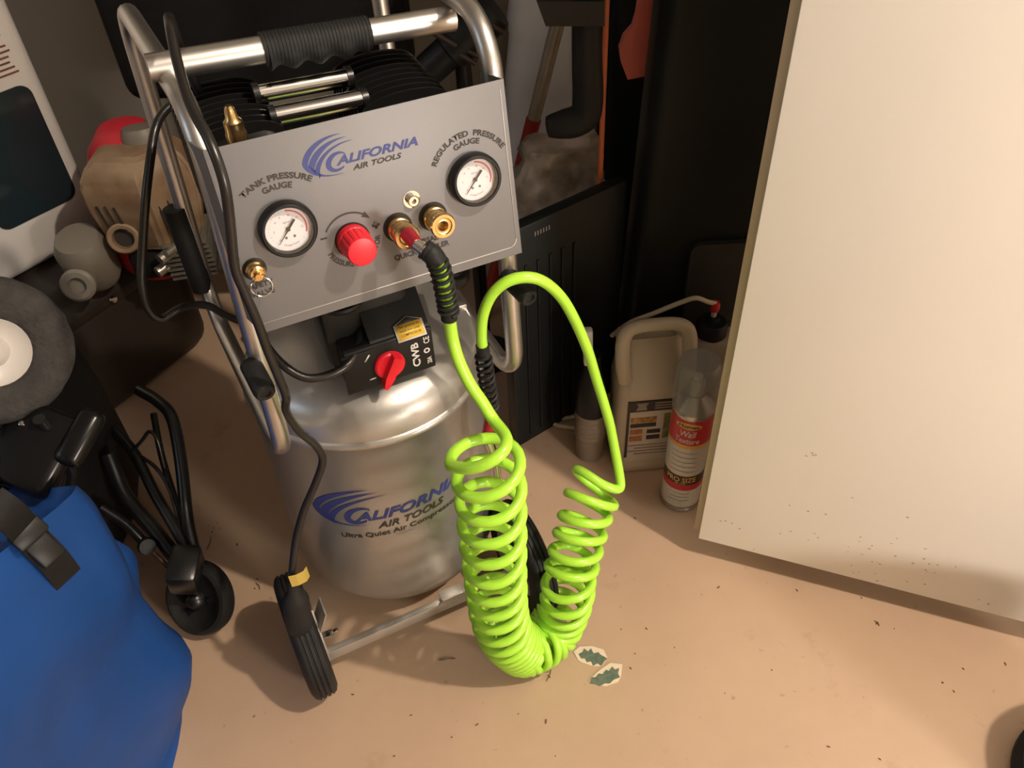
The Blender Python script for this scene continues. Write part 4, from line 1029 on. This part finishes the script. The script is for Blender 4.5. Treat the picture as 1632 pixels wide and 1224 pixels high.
def crumple(bm, cx, cy, z0, z1, rx, ry, amp, freq, seed, ns=40, nz=24, top=0.3, p=0.75):
    rows = []
    for j in range(nz + 1):
        t = j / nz; z = z0 + (z1 - z0) * t
        prof = (1 - (1 - top) * max(0, (t - .55) / .45) ** 1.6) * (0.86 + 0.14 * min(1, t * 5))
        row = []
        for k in range(ns):
            a = 2 * PI * k / ns; c, s = math.cos(a), math.sin(a)
            x = rx * prof * math.copysign(abs(c) ** p, c); y = ry * prof * math.copysign(abs(s) ** p, s)
            q = Vector((x * freq + seed, y * freq, z * freq))
            w = (noise.noise(q) + 0.6 * abs(noise.noise(q * 2.3)) - 0.2) * amp * (0 if j == 0 else 1)
            n = Vector((c, s, 0.25 if t > .7 else 0)); pt = Vector((cx + x, cy + y, z)) + n * w
            row.append(bm.verts.new(pt))
        rows.append(row)
    for A_, B_ in zip(rows, rows[1:]):
        for k in range(ns): bm.faces.new((A_[k], A_[(k + 1) % ns], B_[(k + 1) % ns], B_[k]))
    bm.faces.new(rows[0][::-1]); bm.faces.new(rows[-1])
sk = Vector((0.0993, 1.3600, 0.5448))
bm = NB(); crumple(bm, 0, 0, 0.0, 0.68, 0.095, 0.07, 0.016, 8, 3.0, top=0.75)
ws = obj('sack', bm, M_sack, None, 70); ws.location = (sk.x + 0.005, 1.58, 0); tag(ws, 'white plastic sack standing against the back wall behind the pole', 'bag')
bm = NB(); crumple(bm, 0, 0, 0.0, 0.485, 0.10, 0.085, 0.032, 14, 9.0, ns=64, nz=44, top=0.55)
cbx = Vector((0.1006, 1.2400, 0.4340))
cb = obj('crumpled_bag', bm, M_clearbag, None, 60); cb.location = (cbx.x, 1.31, 0); tag(cb, 'crumpled tan plastic bag, below the boot-shaped black foot', 'bag')

# boot-shaped black foot
bo = Vector((0.1221, 1.1600, 0.5786))
BT = thing('boot_stand', 'black upright with a boot-shaped foot beside the orange rod', 'stand', (bo.x, bo.y, bo.z))
lb = lambda p: Vector(p) - bo
bpts = cr([lb(p) for p in ((0.1265, 1.1600, 0.7540), (0.1283, 1.1600, 0.7122), (0.1302, 1.1600, 0.6682), (0.1320, 1.1600, 0.6313), (0.1300, 1.1600, 0.6027), (0.1162, 1.1600, 0.5908), (0.0976, 1.1600, 0.5869), (0.0808, 1.1600, 0.5848), (0.0705, 1.1600, 0.5834))], 5)
bm = NB(); nb = len(bpts); tube(bm, bpts, lambda i: 0.0195 + 0.0035 * math.sin(PI * i / nb) - (0.006 * max(0, i / nb - .7) / .3) - (0.008 if i == nb - 1 else 0), 16)
obj('foot', bm, M_rubber, BT, 60)
bm = NB(); q = [lb(p) for p in ((0.0582, 1.1600, 0.7751), (0.0696, 1.1600, 0.7429), (0.1123, 1.1600, 0.7408), (0.1482, 1.1600, 0.7389), (0.1471, 1.1600, 0.7706))]
prism(bm, [(p.x, p.z) for p in q], -0.035, 0.035); boxat(bm, (q[2].x - .005, -.02, q[4].z - .02), (q[3].x, .02, 0.75), 0.008); obj('upper_bracket', bm, M_black, BT)

# orange rod
o1, o2 = Vector((0.1615, 1.2100, 0.4122)), Vector((0.1609, 1.2100, 0.7439))
bm = NB(); cyl(bm, (0, 0, 0.0), ((o2.x - o1.x) * 3.4, 0, 1.15), 0.0045, 10)
orr = obj('orange_rod', bm, M_orangebar, None); orr.location = (o1.x - (o2.x - o1.x) * 1.1, 1.21, 0); tag(orr, 'thin orange rod standing upright against the black cases', 'rod')

# black cases on the right
def case(name, label, x0, x1, y0, y1, z1, bevel, rot=0, lean=0, origin=None, cat='case'):
    t = thing(name, label, cat, ((x0 + x1) / 2, (y0 + y1) / 2, 0), rot)
    w, d_ = (x1 - x0) / 2, (y1 - y0) / 2
    bm = NB(); boxat(bm, (-w, -d_, 0.012), (w, d_, z1), bevel, seg=4)
    for v in bm.verts: v.co.x += lean * (v.co.z / z1)
    obj('shell', bm, M_blackcase, t)
    for sx in (-1, 1):
        for sy in (-1, 1):
            bm = NB(); boxat(bm, (sx * w * .8 - .015, sy * d_ * .6 - .015, 0), (sx * w * .8 + .015, sy * d_ * .6 + .015, 0.02), 0.004); obj('base_foot', bm, M_black, t)
    return t
case('tall_case', 'tall black case standing behind the coral paddle', 0.21, 0.54, 1.50, 1.66, 1.30, 0.02)
c2 = case('suitcase', 'large black leaning case beside the open door', 0.215, 0.62, 1.17, 1.27, 1.25, 0.03, 0, 0.0)
for v in [v for ch in c2.children if ch.name.startswith('shell') for v in ch.data.vertices]:
    if v.co.x < 0: v.co.x += 0.05 * (v.co.z / 1.25 - 0.25)
bm = NB(); prism(bm, roundrect(0.25, 0.20, 0.015, 4, 0.02, 0.26), -0.062, -0.05); obj('front_pocket', bm, mat('charcoal_plastic', (0.02, 0.02, 0.019), 0.5), c2)
bm = NB(); tube(bm, cr([(0.02, -0.058, 0.52), (0.03, -0.075, 0.545), (0.04, -0.075, 0.57), (0.045, -0.058, 0.60)], 6), 0.004, 8); obj('pull_tab', bm, M_black, c2)
# coral paddle between the cases
cp = [(0.2249, 1.3100, 0.7347), (0.2204, 1.3100, 0.6877), (0.2158, 1.3100, 0.6692), (0.2029, 1.3100, 0.6545), (0.1970, 1.3100, 0.6353), (0.2011, 1.3100, 0.6131), (0.2127, 1.3100, 0.5859), (0.2429, 1.3100, 0.5905), (0.2567, 1.3100, 0.6690), (0.2514, 1.3100, 0.7334)]
cpo = Vector(cp[6])
PD = thing('paddle', 'flat coral pink paddle tucked between the black cases', 'paddle', (cpo.x, 1.315, 0))
bm = NB(); prism(bm, [(p[0] - cpo.x, p[2]) for p in cp], -0.008, 0.008); obj('blade', bm, M_coral, PD)
bm = NB(); boxat(bm, (0.052, -0.008, 0.0), (0.075, 0.008, cpo.z + .10), 0.003); obj('shaft', bm, M_greypl, PD)
# black board standing on edge
BDA = math.atan2(0.577, 0.816)
bd = thing('board', 'black ribbed board standing on edge behind the green hose arc', 'board', (0.004, 1.052, 0), BDA)
bm = NB(); boxat(bm, (0.0, 0.0, 0.0), (0.245, 0.024, 0.47), 0.004); obj('board_panel', bm, M_blackcase, bd)
for k in range(5):
    bm = NB(); boxat(bm, (0.03 + k * 0.025, -0.003, 0.02), (0.035 + k * 0.025, 0.0005, 0.40), 0.001); obj('rib', bm, M_black, bd)
bm = NB(); text_bm(bm, 'IIIIII', 0.012, lambda x, z, d: Vector((0.05 + x, -0.0008, 0.445 + z)), 0.0, width=0.03); obj('edge_marks', bm, M_greypl, bd, 180)

# ------------------------------------------------------------------ JUG, SPRAYER, CAN, BOTTLE
JG = thing('jug', 'khaki plastic jug with a top handle and colour printed label, left of the spray can', 'jug', (0.234, 1.028, 0), math.radians(3)); JG.scale = (1.06, 1.0, 0.915)
def rr_section(w, d_, z, r, ox=0, oy=0): return [Vector((ox + x, oy + y, z)) for x, y in roundrect(w, d_, r, 4)]
bm = NB()
loft(bm, [rr_section(0.105, 0.090, 0.0, 0.02), rr_section(0.116, 0.10, 0.006, 0.022), rr_section(0.116, 0.10, 0.028, 0.022), rr_section(0.110, 0.096, 0.034, 0.02), rr_section(0.112, 0.098, 0.10, 0.02), rr_section(0.114, 0.10, 0.205, 0.02), rr_section(0.112, 0.098, 0.213, 0.02),
          rr_section(0.104, 0.075, 0.240, 0.02, 0, 0.010), rr_section(0.098, 0.050, 0.285, 0.018, 0, 0.022), rr_section(0.090, 0.040, 0.295, 0.018, 0, 0.024)])
jb = obj('jug_body', bm, M_khaki, JG, 45)
# flat front recess above label is framed by the handle loop
bm = NB()
hp = [(-0.046, -0.030, 0.232), (-0.052, -0.030, 0.275), (-0.050, -0.018, 0.318), (-0.036, -0.010, 0.334), (0.0, -0.008, 0.337), (0.036, -0.010, 0.334), (0.050, -0.018, 0.318), (0.051, -0.032, 0.265), (0.050, -0.046, 0.215)]
tube(bm, cr(hp, 6), 0.0115, 12); tube(bm, cr([(-0.05, -0.02, 0.315), (-0.045, 0.02, 0.300), (-0.04, 0.03, 0.28)], 5), 0.011, 10); tube(bm, cr([(0.05, -0.02, 0.315), (0.045, 0.02, 0.300), (0.04, 0.03, 0.28)], 5), 0.011, 10)
obj('handle', bm, M_khaki, JG, 60)
jf = -0.0515
bm = NB(); prism(bm, roundrect(0.094, 0.160, 0.004, 3, 0.004, 0.118), jf, jf + 0.004); lab = obj('jug_label', bm, M_label, JG)
bm = NB(); prism(bm, [(-0.043, 0.198), (-0.043, 0.05), (-0.039, 0.05), (-0.039, 0.172), (0.050, 0.172), (0.050, 0.198)], jf - 0.0005, jf + 0.002)
for x, z, w, h in ((-0.020, 0.136, 0.042, 0.010), (-0.002, 0.118, 0.022, 0.010), (-0.002, 0.102, 0.022, 0.011)): prism(bm, roundrect(w, h, 0.001, 2, x + 0.004, z), jf - 0.0005, jf + 0.002)
obj('label_print', bm, M_labelblk, lab)
bm = NB(); prism(bm, roundrect(0.042, 0.014, 0.001, 2, -0.016, 0.150), jf - 0.0005, jf + 0.002); obj('label_picture', bm, M_ambers, lab)
bm = NB()
for z, h in ((0.119, 0.013), (0.101, 0.014)): prism(bm, roundrect(0.021, h, 0.001, 2, -0.0265, z), jf - 0.0005, jf + 0.002)
obj('label_picture', bm, M_orange, lab)
bm = NB(); prism(bm, roundrect(0.026, 0.066, 0.001, 2, 0.030, 0.130), jf - 0.0005, jf + 0.002); obj('label_picture', bm, M_olive, lab)
bm = NB(); prism(bm, [(-0.030, 0.194), (-0.010, 0.194), (-0.014, 0.186), (-0.012, 0.176), (-0.030, 0.176), (-0.026, 0.186)], jf - 0.0008, jf + 0.002)
for k in range(3): prism(bm, roundrect(0.044, 0.0035, 0.0005, 2, 0.022, 0.192 - k * 0.0065), jf - 0.0008, jf + 0.002)
for k in range(4): prism(bm, roundrect(0.080 - 0.02 * (k % 2), 0.0025, 0.0005, 2, 0.002, 0.082 - k * 0.008), jf - 0.0008, jf + 0.002)
o = obj('label_lettering', bm, mat('tan_ink', (0.27, 0.22, 0.18), 0.5), lab); o['kind'] = 'stuff'

# sprayer container behind the can
SP = thing('sprayer', 'grey beige container with black cap and cream hose, behind the spray can', 'sprayer', (0.345, 1.085, 0))
bm = NB(); loft(bm, [rr_section(0.09, 0.08, 0.0, 0.02), rr_section(0.10, 0.09, 0.006, 0.022), rr_section(0.10, 0.09, 0.22, 0.022), rr_section(0.085, 0.07, 0.262, 0.02), rr_section(0.05, 0.05, 0.275, 0.02)]); obj('container', bm, M_sprayer, SP, 45)
bm = NB(); lathe(bm, [(0, 0.270), (0.026, 0.270), (0.027, 0.274), (0.027, 0.300), (0.023, 0.305), (0.012, 0.306), (0.011, 0.318), (0, 0.318)], I4, 24); obj('cap', bm, M_black, SP)
so = Vector((0.345, 1.085, 0))
bm = NB(); lathe(bm, [(0, 0.0), (0.0075, 0.0), (0.0085, 0.004), (0.0085, 0.014), (0.007, 0.020), (0, 0.020)], T(0, 0, 0.332), 14); obj('hose_nut', bm, M_canred, SP)
bm = NB(); lathe(bm, [(0, 0.0), (0.005, 0.0), (0.005, 0.02), (0, 0.02)], T(0, 0, 0.316), 12); obj('nipple', bm, M_offwhite, SP)
tp = [Vector((0, 0, 0.348))] + [Vector(p) - so for p in ((0.3301, 1.0800, 0.3014), (0.3083, 1.0800, 0.3106), (0.2816, 1.0850, 0.2969), (0.2425, 1.0900, 0.2743), (0.2073, 1.1000, 0.2497), (0.1805, 1.1200, 0.2055))]
tp[0] = Vector((0, 0, 0.293))
for ch in SP.children: ch.scale = (1, 1, 0.84)
bm = NB(); tube(bm, cr(tp, 8), 0.0042, 10); obj('spray_hose', bm, M_tubewhite, SP, 60)

# aerosol can
CN = thing('spray_can', 'red and white aerosol can with clear cap, against the open door', 'spray can', (0.283, 0.915, 0), math.radians(-6))
bm = NB(); lathe(bm, [(0, 0.006), (0.026, 0.004), (0.031, 0.0), (0.0335, 0.002), (0.0335, 0.006), (0.0325, 0.008), (0.0328, 0.012), (0.0328, 0.225), (0.0335, 0.227), (0.0335, 0.231), (0.030, 0.238), (0.016, 0.252), (0.0155, 0.256), (0, 0.256)], I4, 40); can = obj('can_body', bm, M_canmetal, CN)
def band(z0, z1, m, name, r=0.0330):
    bm = NB(); lathe(bm, [(0.0325, z0), (r, z0), (r, z1), (0.0325, z1)], I4, 40); return obj(name, bm, m, can)
band(0.014, 0.066, M_canwhite, 'can_wrap'); band(0.058, 0.072, M_canred, 'red_band', 0.0331); band(0.072, 0.094, M_canblk, 'black_band'); band(0.094, 0.165, M_canwhite, 'can_wrap'); band(0.160, 0.168, M_gold, 'gold_band', 0.0331); band(0.168, 0.222, M_canred, 'red_wrap')
def on_can(z0, off=0.0):
    def f(x, z, d):
        a = (x + off) / 0.0332 - PI / 2 - 0.28
        return Vector((0.0334 * math.cos(a), 0.0334 * math.sin(a), z0 + z))
    return f
bm = NB(); text_bm(bm, 'Wall', 0.018, on_can(0.188), 0.02, 0.15, align='CENTER', width=0.026); text_bm(bm, 'Texture', 0.016, on_can(0.173), 0.02, 0.15, align='CENTER', width=0.040); obj('lettering', bm, M_whiteink, can, 180)
bm = NB()
crescent(bm, [(0.022 * math.cos(PI * i / 10), 0.210 + 0.0075 * math.sin(PI * i / 10)) for i in range(11)], [(0.022 * math.cos(PI * i / 10), 0.210 - 0.006 * math.sin(PI * i / 10)) for i in range(11)], on_can(0.0))
text_bm(bm, 'PRO SIZE', 0.0155, on_can(0.079), 0.02, align='CENTER', width=0.052); text_bm(bm, '25 OZ', 0.006, on_can(0.0735), 0.02, align='CENTER', width=0.018); obj('lettering', bm, M_gold, can, 180)
bm = NB(); text_bm(bm, 'Homax', 0.0105, (lambda x, z, d: on_can(0.2075)(x, z, d) * 1.0 + Vector((0, -0.0004, 0))), 0.02, 0.1, align='CENTER', width=0.034); obj('lettering', bm, M_canblk, can, 180)
bm = NB()
for k in range(5): crescent(bm, [(-0.022 + 0.044 * i / 8, 0.150 - k * 0.011) for i in range(9)], [(-0.022 + 0.044 * i / 8, 0.1485 - k * 0.011) for i in range(9)], on_can(0))
for k in range(3): crescent(bm, [(-0.018 + 0.036 * i / 8, 0.050 - k * 0.009) for i in range(9)], [(-0.018 + 0.036 * i / 8, 0.0487 - k * 0.009) for i in range(9)], on_can(0))
o = obj('small_print', bm, M_greyink, can, 180); o['kind'] = 'stuff'
bm = NB(); lathe(bm, [(0, 0.256), (0.012, 0.256), (0.012, 0.280), (0.010, 0.284), (0.007, 0.284), (0.007, 0.292), (0, 0.294)], I4, 20); obj('nozzle', bm, M_greycap, CN)
bm = NB(); lathe(bm, [(0.0345, 0.232), (0.0345, 0.295), (0.031, 0.318), (0.029, 0.322), (0.010, 0.324), (0, 0.324)], I4, 36, caps=False); lathe(bm, [(0.0333, 0.232), (0.0333, 0.294), (0.030, 0.316), (0.028, 0.320), (0.010, 0.3225), (0, 0.3225)], I4, 36, caps=False); obj('clear_cap', bm, M_cap, CN)

# ribbed brown bottle with black shoulder, white lever and tag
bp_ = Vector((0.1366, 1.0099, 0.0000))
BO = thing('trigger_bottle', 'ribbed brown bottle with black shoulder and white lever, left of the khaki jug', 'bottle', (bp_.x, bp_.y + 0.02, 0))
bm = NB(); pr = [(0, 0.0), (0.022, 0.0), (0.025, 0.004), (0.026, 0.05)]
for k in range(5): pr += [(0.0262, 0.055 + k * 0.011), (0.0285, 0.058 + k * 0.011), (0.0285, 0.061 + k * 0.011), (0.0262, 0.065 + k * 0.011)]
pr += [(0.0285, 0.112), (0.0285, 0.116), (0, 0.116)]
lathe(bm, pr, I4, 28); bb = obj('bottle_body', bm, M_bottle, BO, 35)
bm = NB(); lathe(bm, [(0, 0.116), (0.0285, 0.116), (0.0285, 0.140), (0.024, 0.175), (0.017, 0.205), (0.014, 0.225), (0.014, 0.245), (0, 0.245)], I4, 28); obj('shoulder', bm, M_black, BO)
bm = NB(); boxat(bm, (-0.008, -0.010, 0.225), (0.008, 0.006, 0.30), 0.004, R('Y', -2)); obj('lever', bm, M_offwhite, BO)
bm = NB(); boxat(bm, (-0.0055, -0.031, 0.135), (0.0055, -0.0295, 0.175), 0.0005, R('X', -14)); obj('tag', bm, M_offwhite, BO)
# pale cord lying behind it
cc_ = [(0.1202, 1.1214, 0.0050), (0.1043, 1.1191, 0.0050), (0.0811, 1.1174, 0.0050), (0.0710, 1.1114, 0.0050), (0.0846, 1.1003, 0.0050), (0.1151, 1.0915, 0.0050)]
bm = NB(); tube(bm, cr(cc_, 6), 0.0045, 8); cdo = obj('pale_cord', bm, M_tubewhite, None, 60); tag(cdo, 'short pale cord end on the floor left of the ribbed bottle', 'cord')

# ------------------------------------------------------------------ FLOOR BITS
def holly(name, label, outline, leaf):
    c = Vector((sum(p[0] for p in outline) / len(outline), sum(p[1] for p in outline) / len(outline), 0))
    t = thing(name, label, 'sticker', (c.x, c.y, 0), group=None)
    for nm, pts, z0, z1, m in (('paper', outline, 0.0003, 0.0012, M_cream), ('printed_leaf', leaf, 0.0011, 0.0015, M_leafgreen)):
        bm = NB(); a = [bm.verts.new((p[0] - c.x, p[1] - c.y, z0)) for p in pts]; b = [bm.verts.new((p[0] - c.x, p[1] - c.y, z1)) for p in pts]; n = len(pts)
        bm.faces.new(a); bm.faces.new(b)
        for i in range(n): bm.faces.new((a[i], b[i], b[(i + 1) % n], a[(i + 1) % n]))
        obj(nm, bm, m, t)
holly('leaf_sticker', 'cream paper cut-out with a dark green holly leaf, nearer the green hose',
      [(0.0713, 0.6318, 0.0000), (0.0815, 0.6394, 0.0000), (0.0995, 0.6394, 0.0000), (0.1168, 0.6323, 0.0000), (0.1208, 0.6187, 0.0000), (0.1100, 0.6063, 0.0000), (0.0970, 0.6070, 0.0000), (0.0809, 0.6139, 0.0000), (0.0766, 0.6182, 0.0000)],
      [(0.0784, 0.6273, 0.0000), (0.0844, 0.6300, 0.0000), (0.0878, 0.6360, 0.0000), (0.0929, 0.6305, 0.0000), (0.0982, 0.6354, 0.0000), (0.1010, 0.6270, 0.0000), (0.1088, 0.6286, 0.0000), (0.1111, 0.6244, 0.0000), (0.1207, 0.6177, 0.0000), (0.1154, 0.6130, 0.0000), (0.1100, 0.6063, 0.0000), (0.1049, 0.6105, 0.0000), (0.0980, 0.6069, 0.0000), (0.0959, 0.6141, 0.0000), (0.0893, 0.6134, 0.0000), (0.0871, 0.6196, 0.0000), (0.0815, 0.6199, 0.0000)])
holly('leaf_sticker', 'cream paper cut-out with a grey-green holly leaf, the lower right one of two',
      [(0.0897, 0.5818, 0.0000), (0.0942, 0.5893, 0.0000), (0.1094, 0.6013, 0.0000), (0.1245, 0.6104, 0.0000), (0.1418, 0.6075, 0.0000), (0.1376, 0.5898, 0.0000), (0.1318, 0.5804, 0.0000), (0.1137, 0.5747, 0.0000), (0.0994, 0.5774, 0.0000)],
      [(0.0905, 0.5798, 0.0000), (0.0942, 0.5893, 0.0000), (0.0997, 0.5890, 0.0000), (0.1050, 0.5946, 0.0000), (0.1104, 0.5933, 0.0000), (0.1167, 0.5999, 0.0000), (0.1201, 0.5977, 0.0000), (0.1265, 0.6043, 0.0000), (0.1296, 0.5992, 0.0000), (0.1364, 0.6018, 0.0000), (0.1334, 0.5930, 0.0000), (0.1354, 0.5870, 0.0000), (0.1258, 0.5837, 0.0000), (0.1196, 0.5782, 0.0000), (0.1123, 0.5786, 0.0000), (0.1046, 0.5752, 0.0000), (0.0976, 0.5784, 0.0000)])
bm = NB()
spots = [(0.1860, 0.6640, 0.0000), (0.1476, 0.6652, 0.0000), (0.5952, 0.5537, 0.0000), (0.6332, 0.5728, 0.0000), (0.6055, 0.5399, 0.0000), (0.2821, 0.5549, 0.0000), (0.3582, 0.5863, 0.0000), (0.5359, 0.6531, 0.0000), (0.5587, 0.6422, 0.0000), (-0.1692, 0.5468, 0.0000), (-0.1896, 0.4901, 0.0000), (-0.2566, 0.5826, 0.0000), (-0.1102, 0.5121, 0.0000), (0.0319, 0.5948, 0.0000), (0.3113, 0.7301, 0.0000), (0.4326, 0.7169, 0.0000), (0.5282, 0.6975, 0.0000), (0.6965, 0.5771, 0.0000), (-0.3960, 0.5572, 0.0000), (-0.4944, 0.7533, 0.0000), (-0.5330, 0.9008, 0.0000), (-0.5288, 0.9114, 0.0000), (-0.5334, 0.8928, 0.0000), (-0.5219, 0.9001, 0.0000), (-0.5331, 0.8821, 0.0000), (-0.5432, 0.9069, 0.0000), (-0.4836, 0.8632, 0.0000), (-0.4364, 0.7732, 0.0000), (-0.4357, 0.7912, 0.0000), (0.0228, 0.5274, 0.0000), (-0.0158, 0.5404, 0.0000), (-0.0749, 0.5281, 0.0000), (0.1628, 0.6235, 0.0000), (0.1530, 0.6008, 0.0000), (0.2233, 0.6303, 0.0000), (0.4051, 0.4719, 0.0000), (0.4681, 0.4518, 0.0000), (0.0325, 0.4786, 0.0000), (0.2825, 0.9048, 0.0000), (0.1991, 0.8747, 0.0000)]
for p in spots:
    r = random.uniform(0.0008, 0.0022); a0 = random.random() * 6
    lathe(bm, [(0.0, 0.0), (r, 0.0002), (r * .7, 0.0012), (0, 0.0016)], T(p[0], p[1], 0) @ Matrix.Rotation(a0, 4, 'Z'), 6, sx=random.uniform(.8, 2.0), sy=.7)
for p, q in (((0.5333, 0.6565, 0.0000), (0.5378, 0.6477, 0.0000)), ((0.0276, 0.5872, 0.0000), (0.0353, 0.6045, 0.0000)), ((-0.1311, 0.6290, 0.0000), (-0.1066, 0.6306, 0.0000)), ((-0.5325, 0.8794, 0.0000), (-0.5335, 0.8560, 0.0000)), ((-0.4361, 0.7828, 0.0000), (-0.4276, 0.7703, 0.0000))):
    tube(bm, [Vector(p) + Vector((0, 0, .001)), (Vector(p) + Vector(q)) / 2 + Vector((.002, .001, .002)), Vector(q) + Vector((0, 0, .001))], 0.0007, 5)
cr_o = obj('crumbs', bm, M_crumb); cr_o['kind'] = 'stuff'; tag(cr_o, 'brown crumbs and fibres scattered over the bare floor', 'debris')

# black round canister at the bottom right corner
BK = thing('canister', 'black round canister with a grey ring, in the bottom right corner', 'canister', (0.735, 0.385, 0))
bm = NB(); lathe(bm, [(0, 0.0), (0.105, 0.0), (0.112, 0.004), (0.112, 0.014), (0.105, 0.02), (0.100, 0.022), (0.098, 0.04), (0.1, 0.17), (0.092, 0.205), (0.05, 0.218), (0, 0.22)], I4, 48); obj('canister_body', bm, M_rubber, BK)
bm = NB(); lathe(bm, [(0.0985, 0.024), (0.103, 0.022), (0.104, 0.028), (0.0995, 0.034)], I4, 48, caps=False); obj('grey_ring', bm, M_greyring, BK)
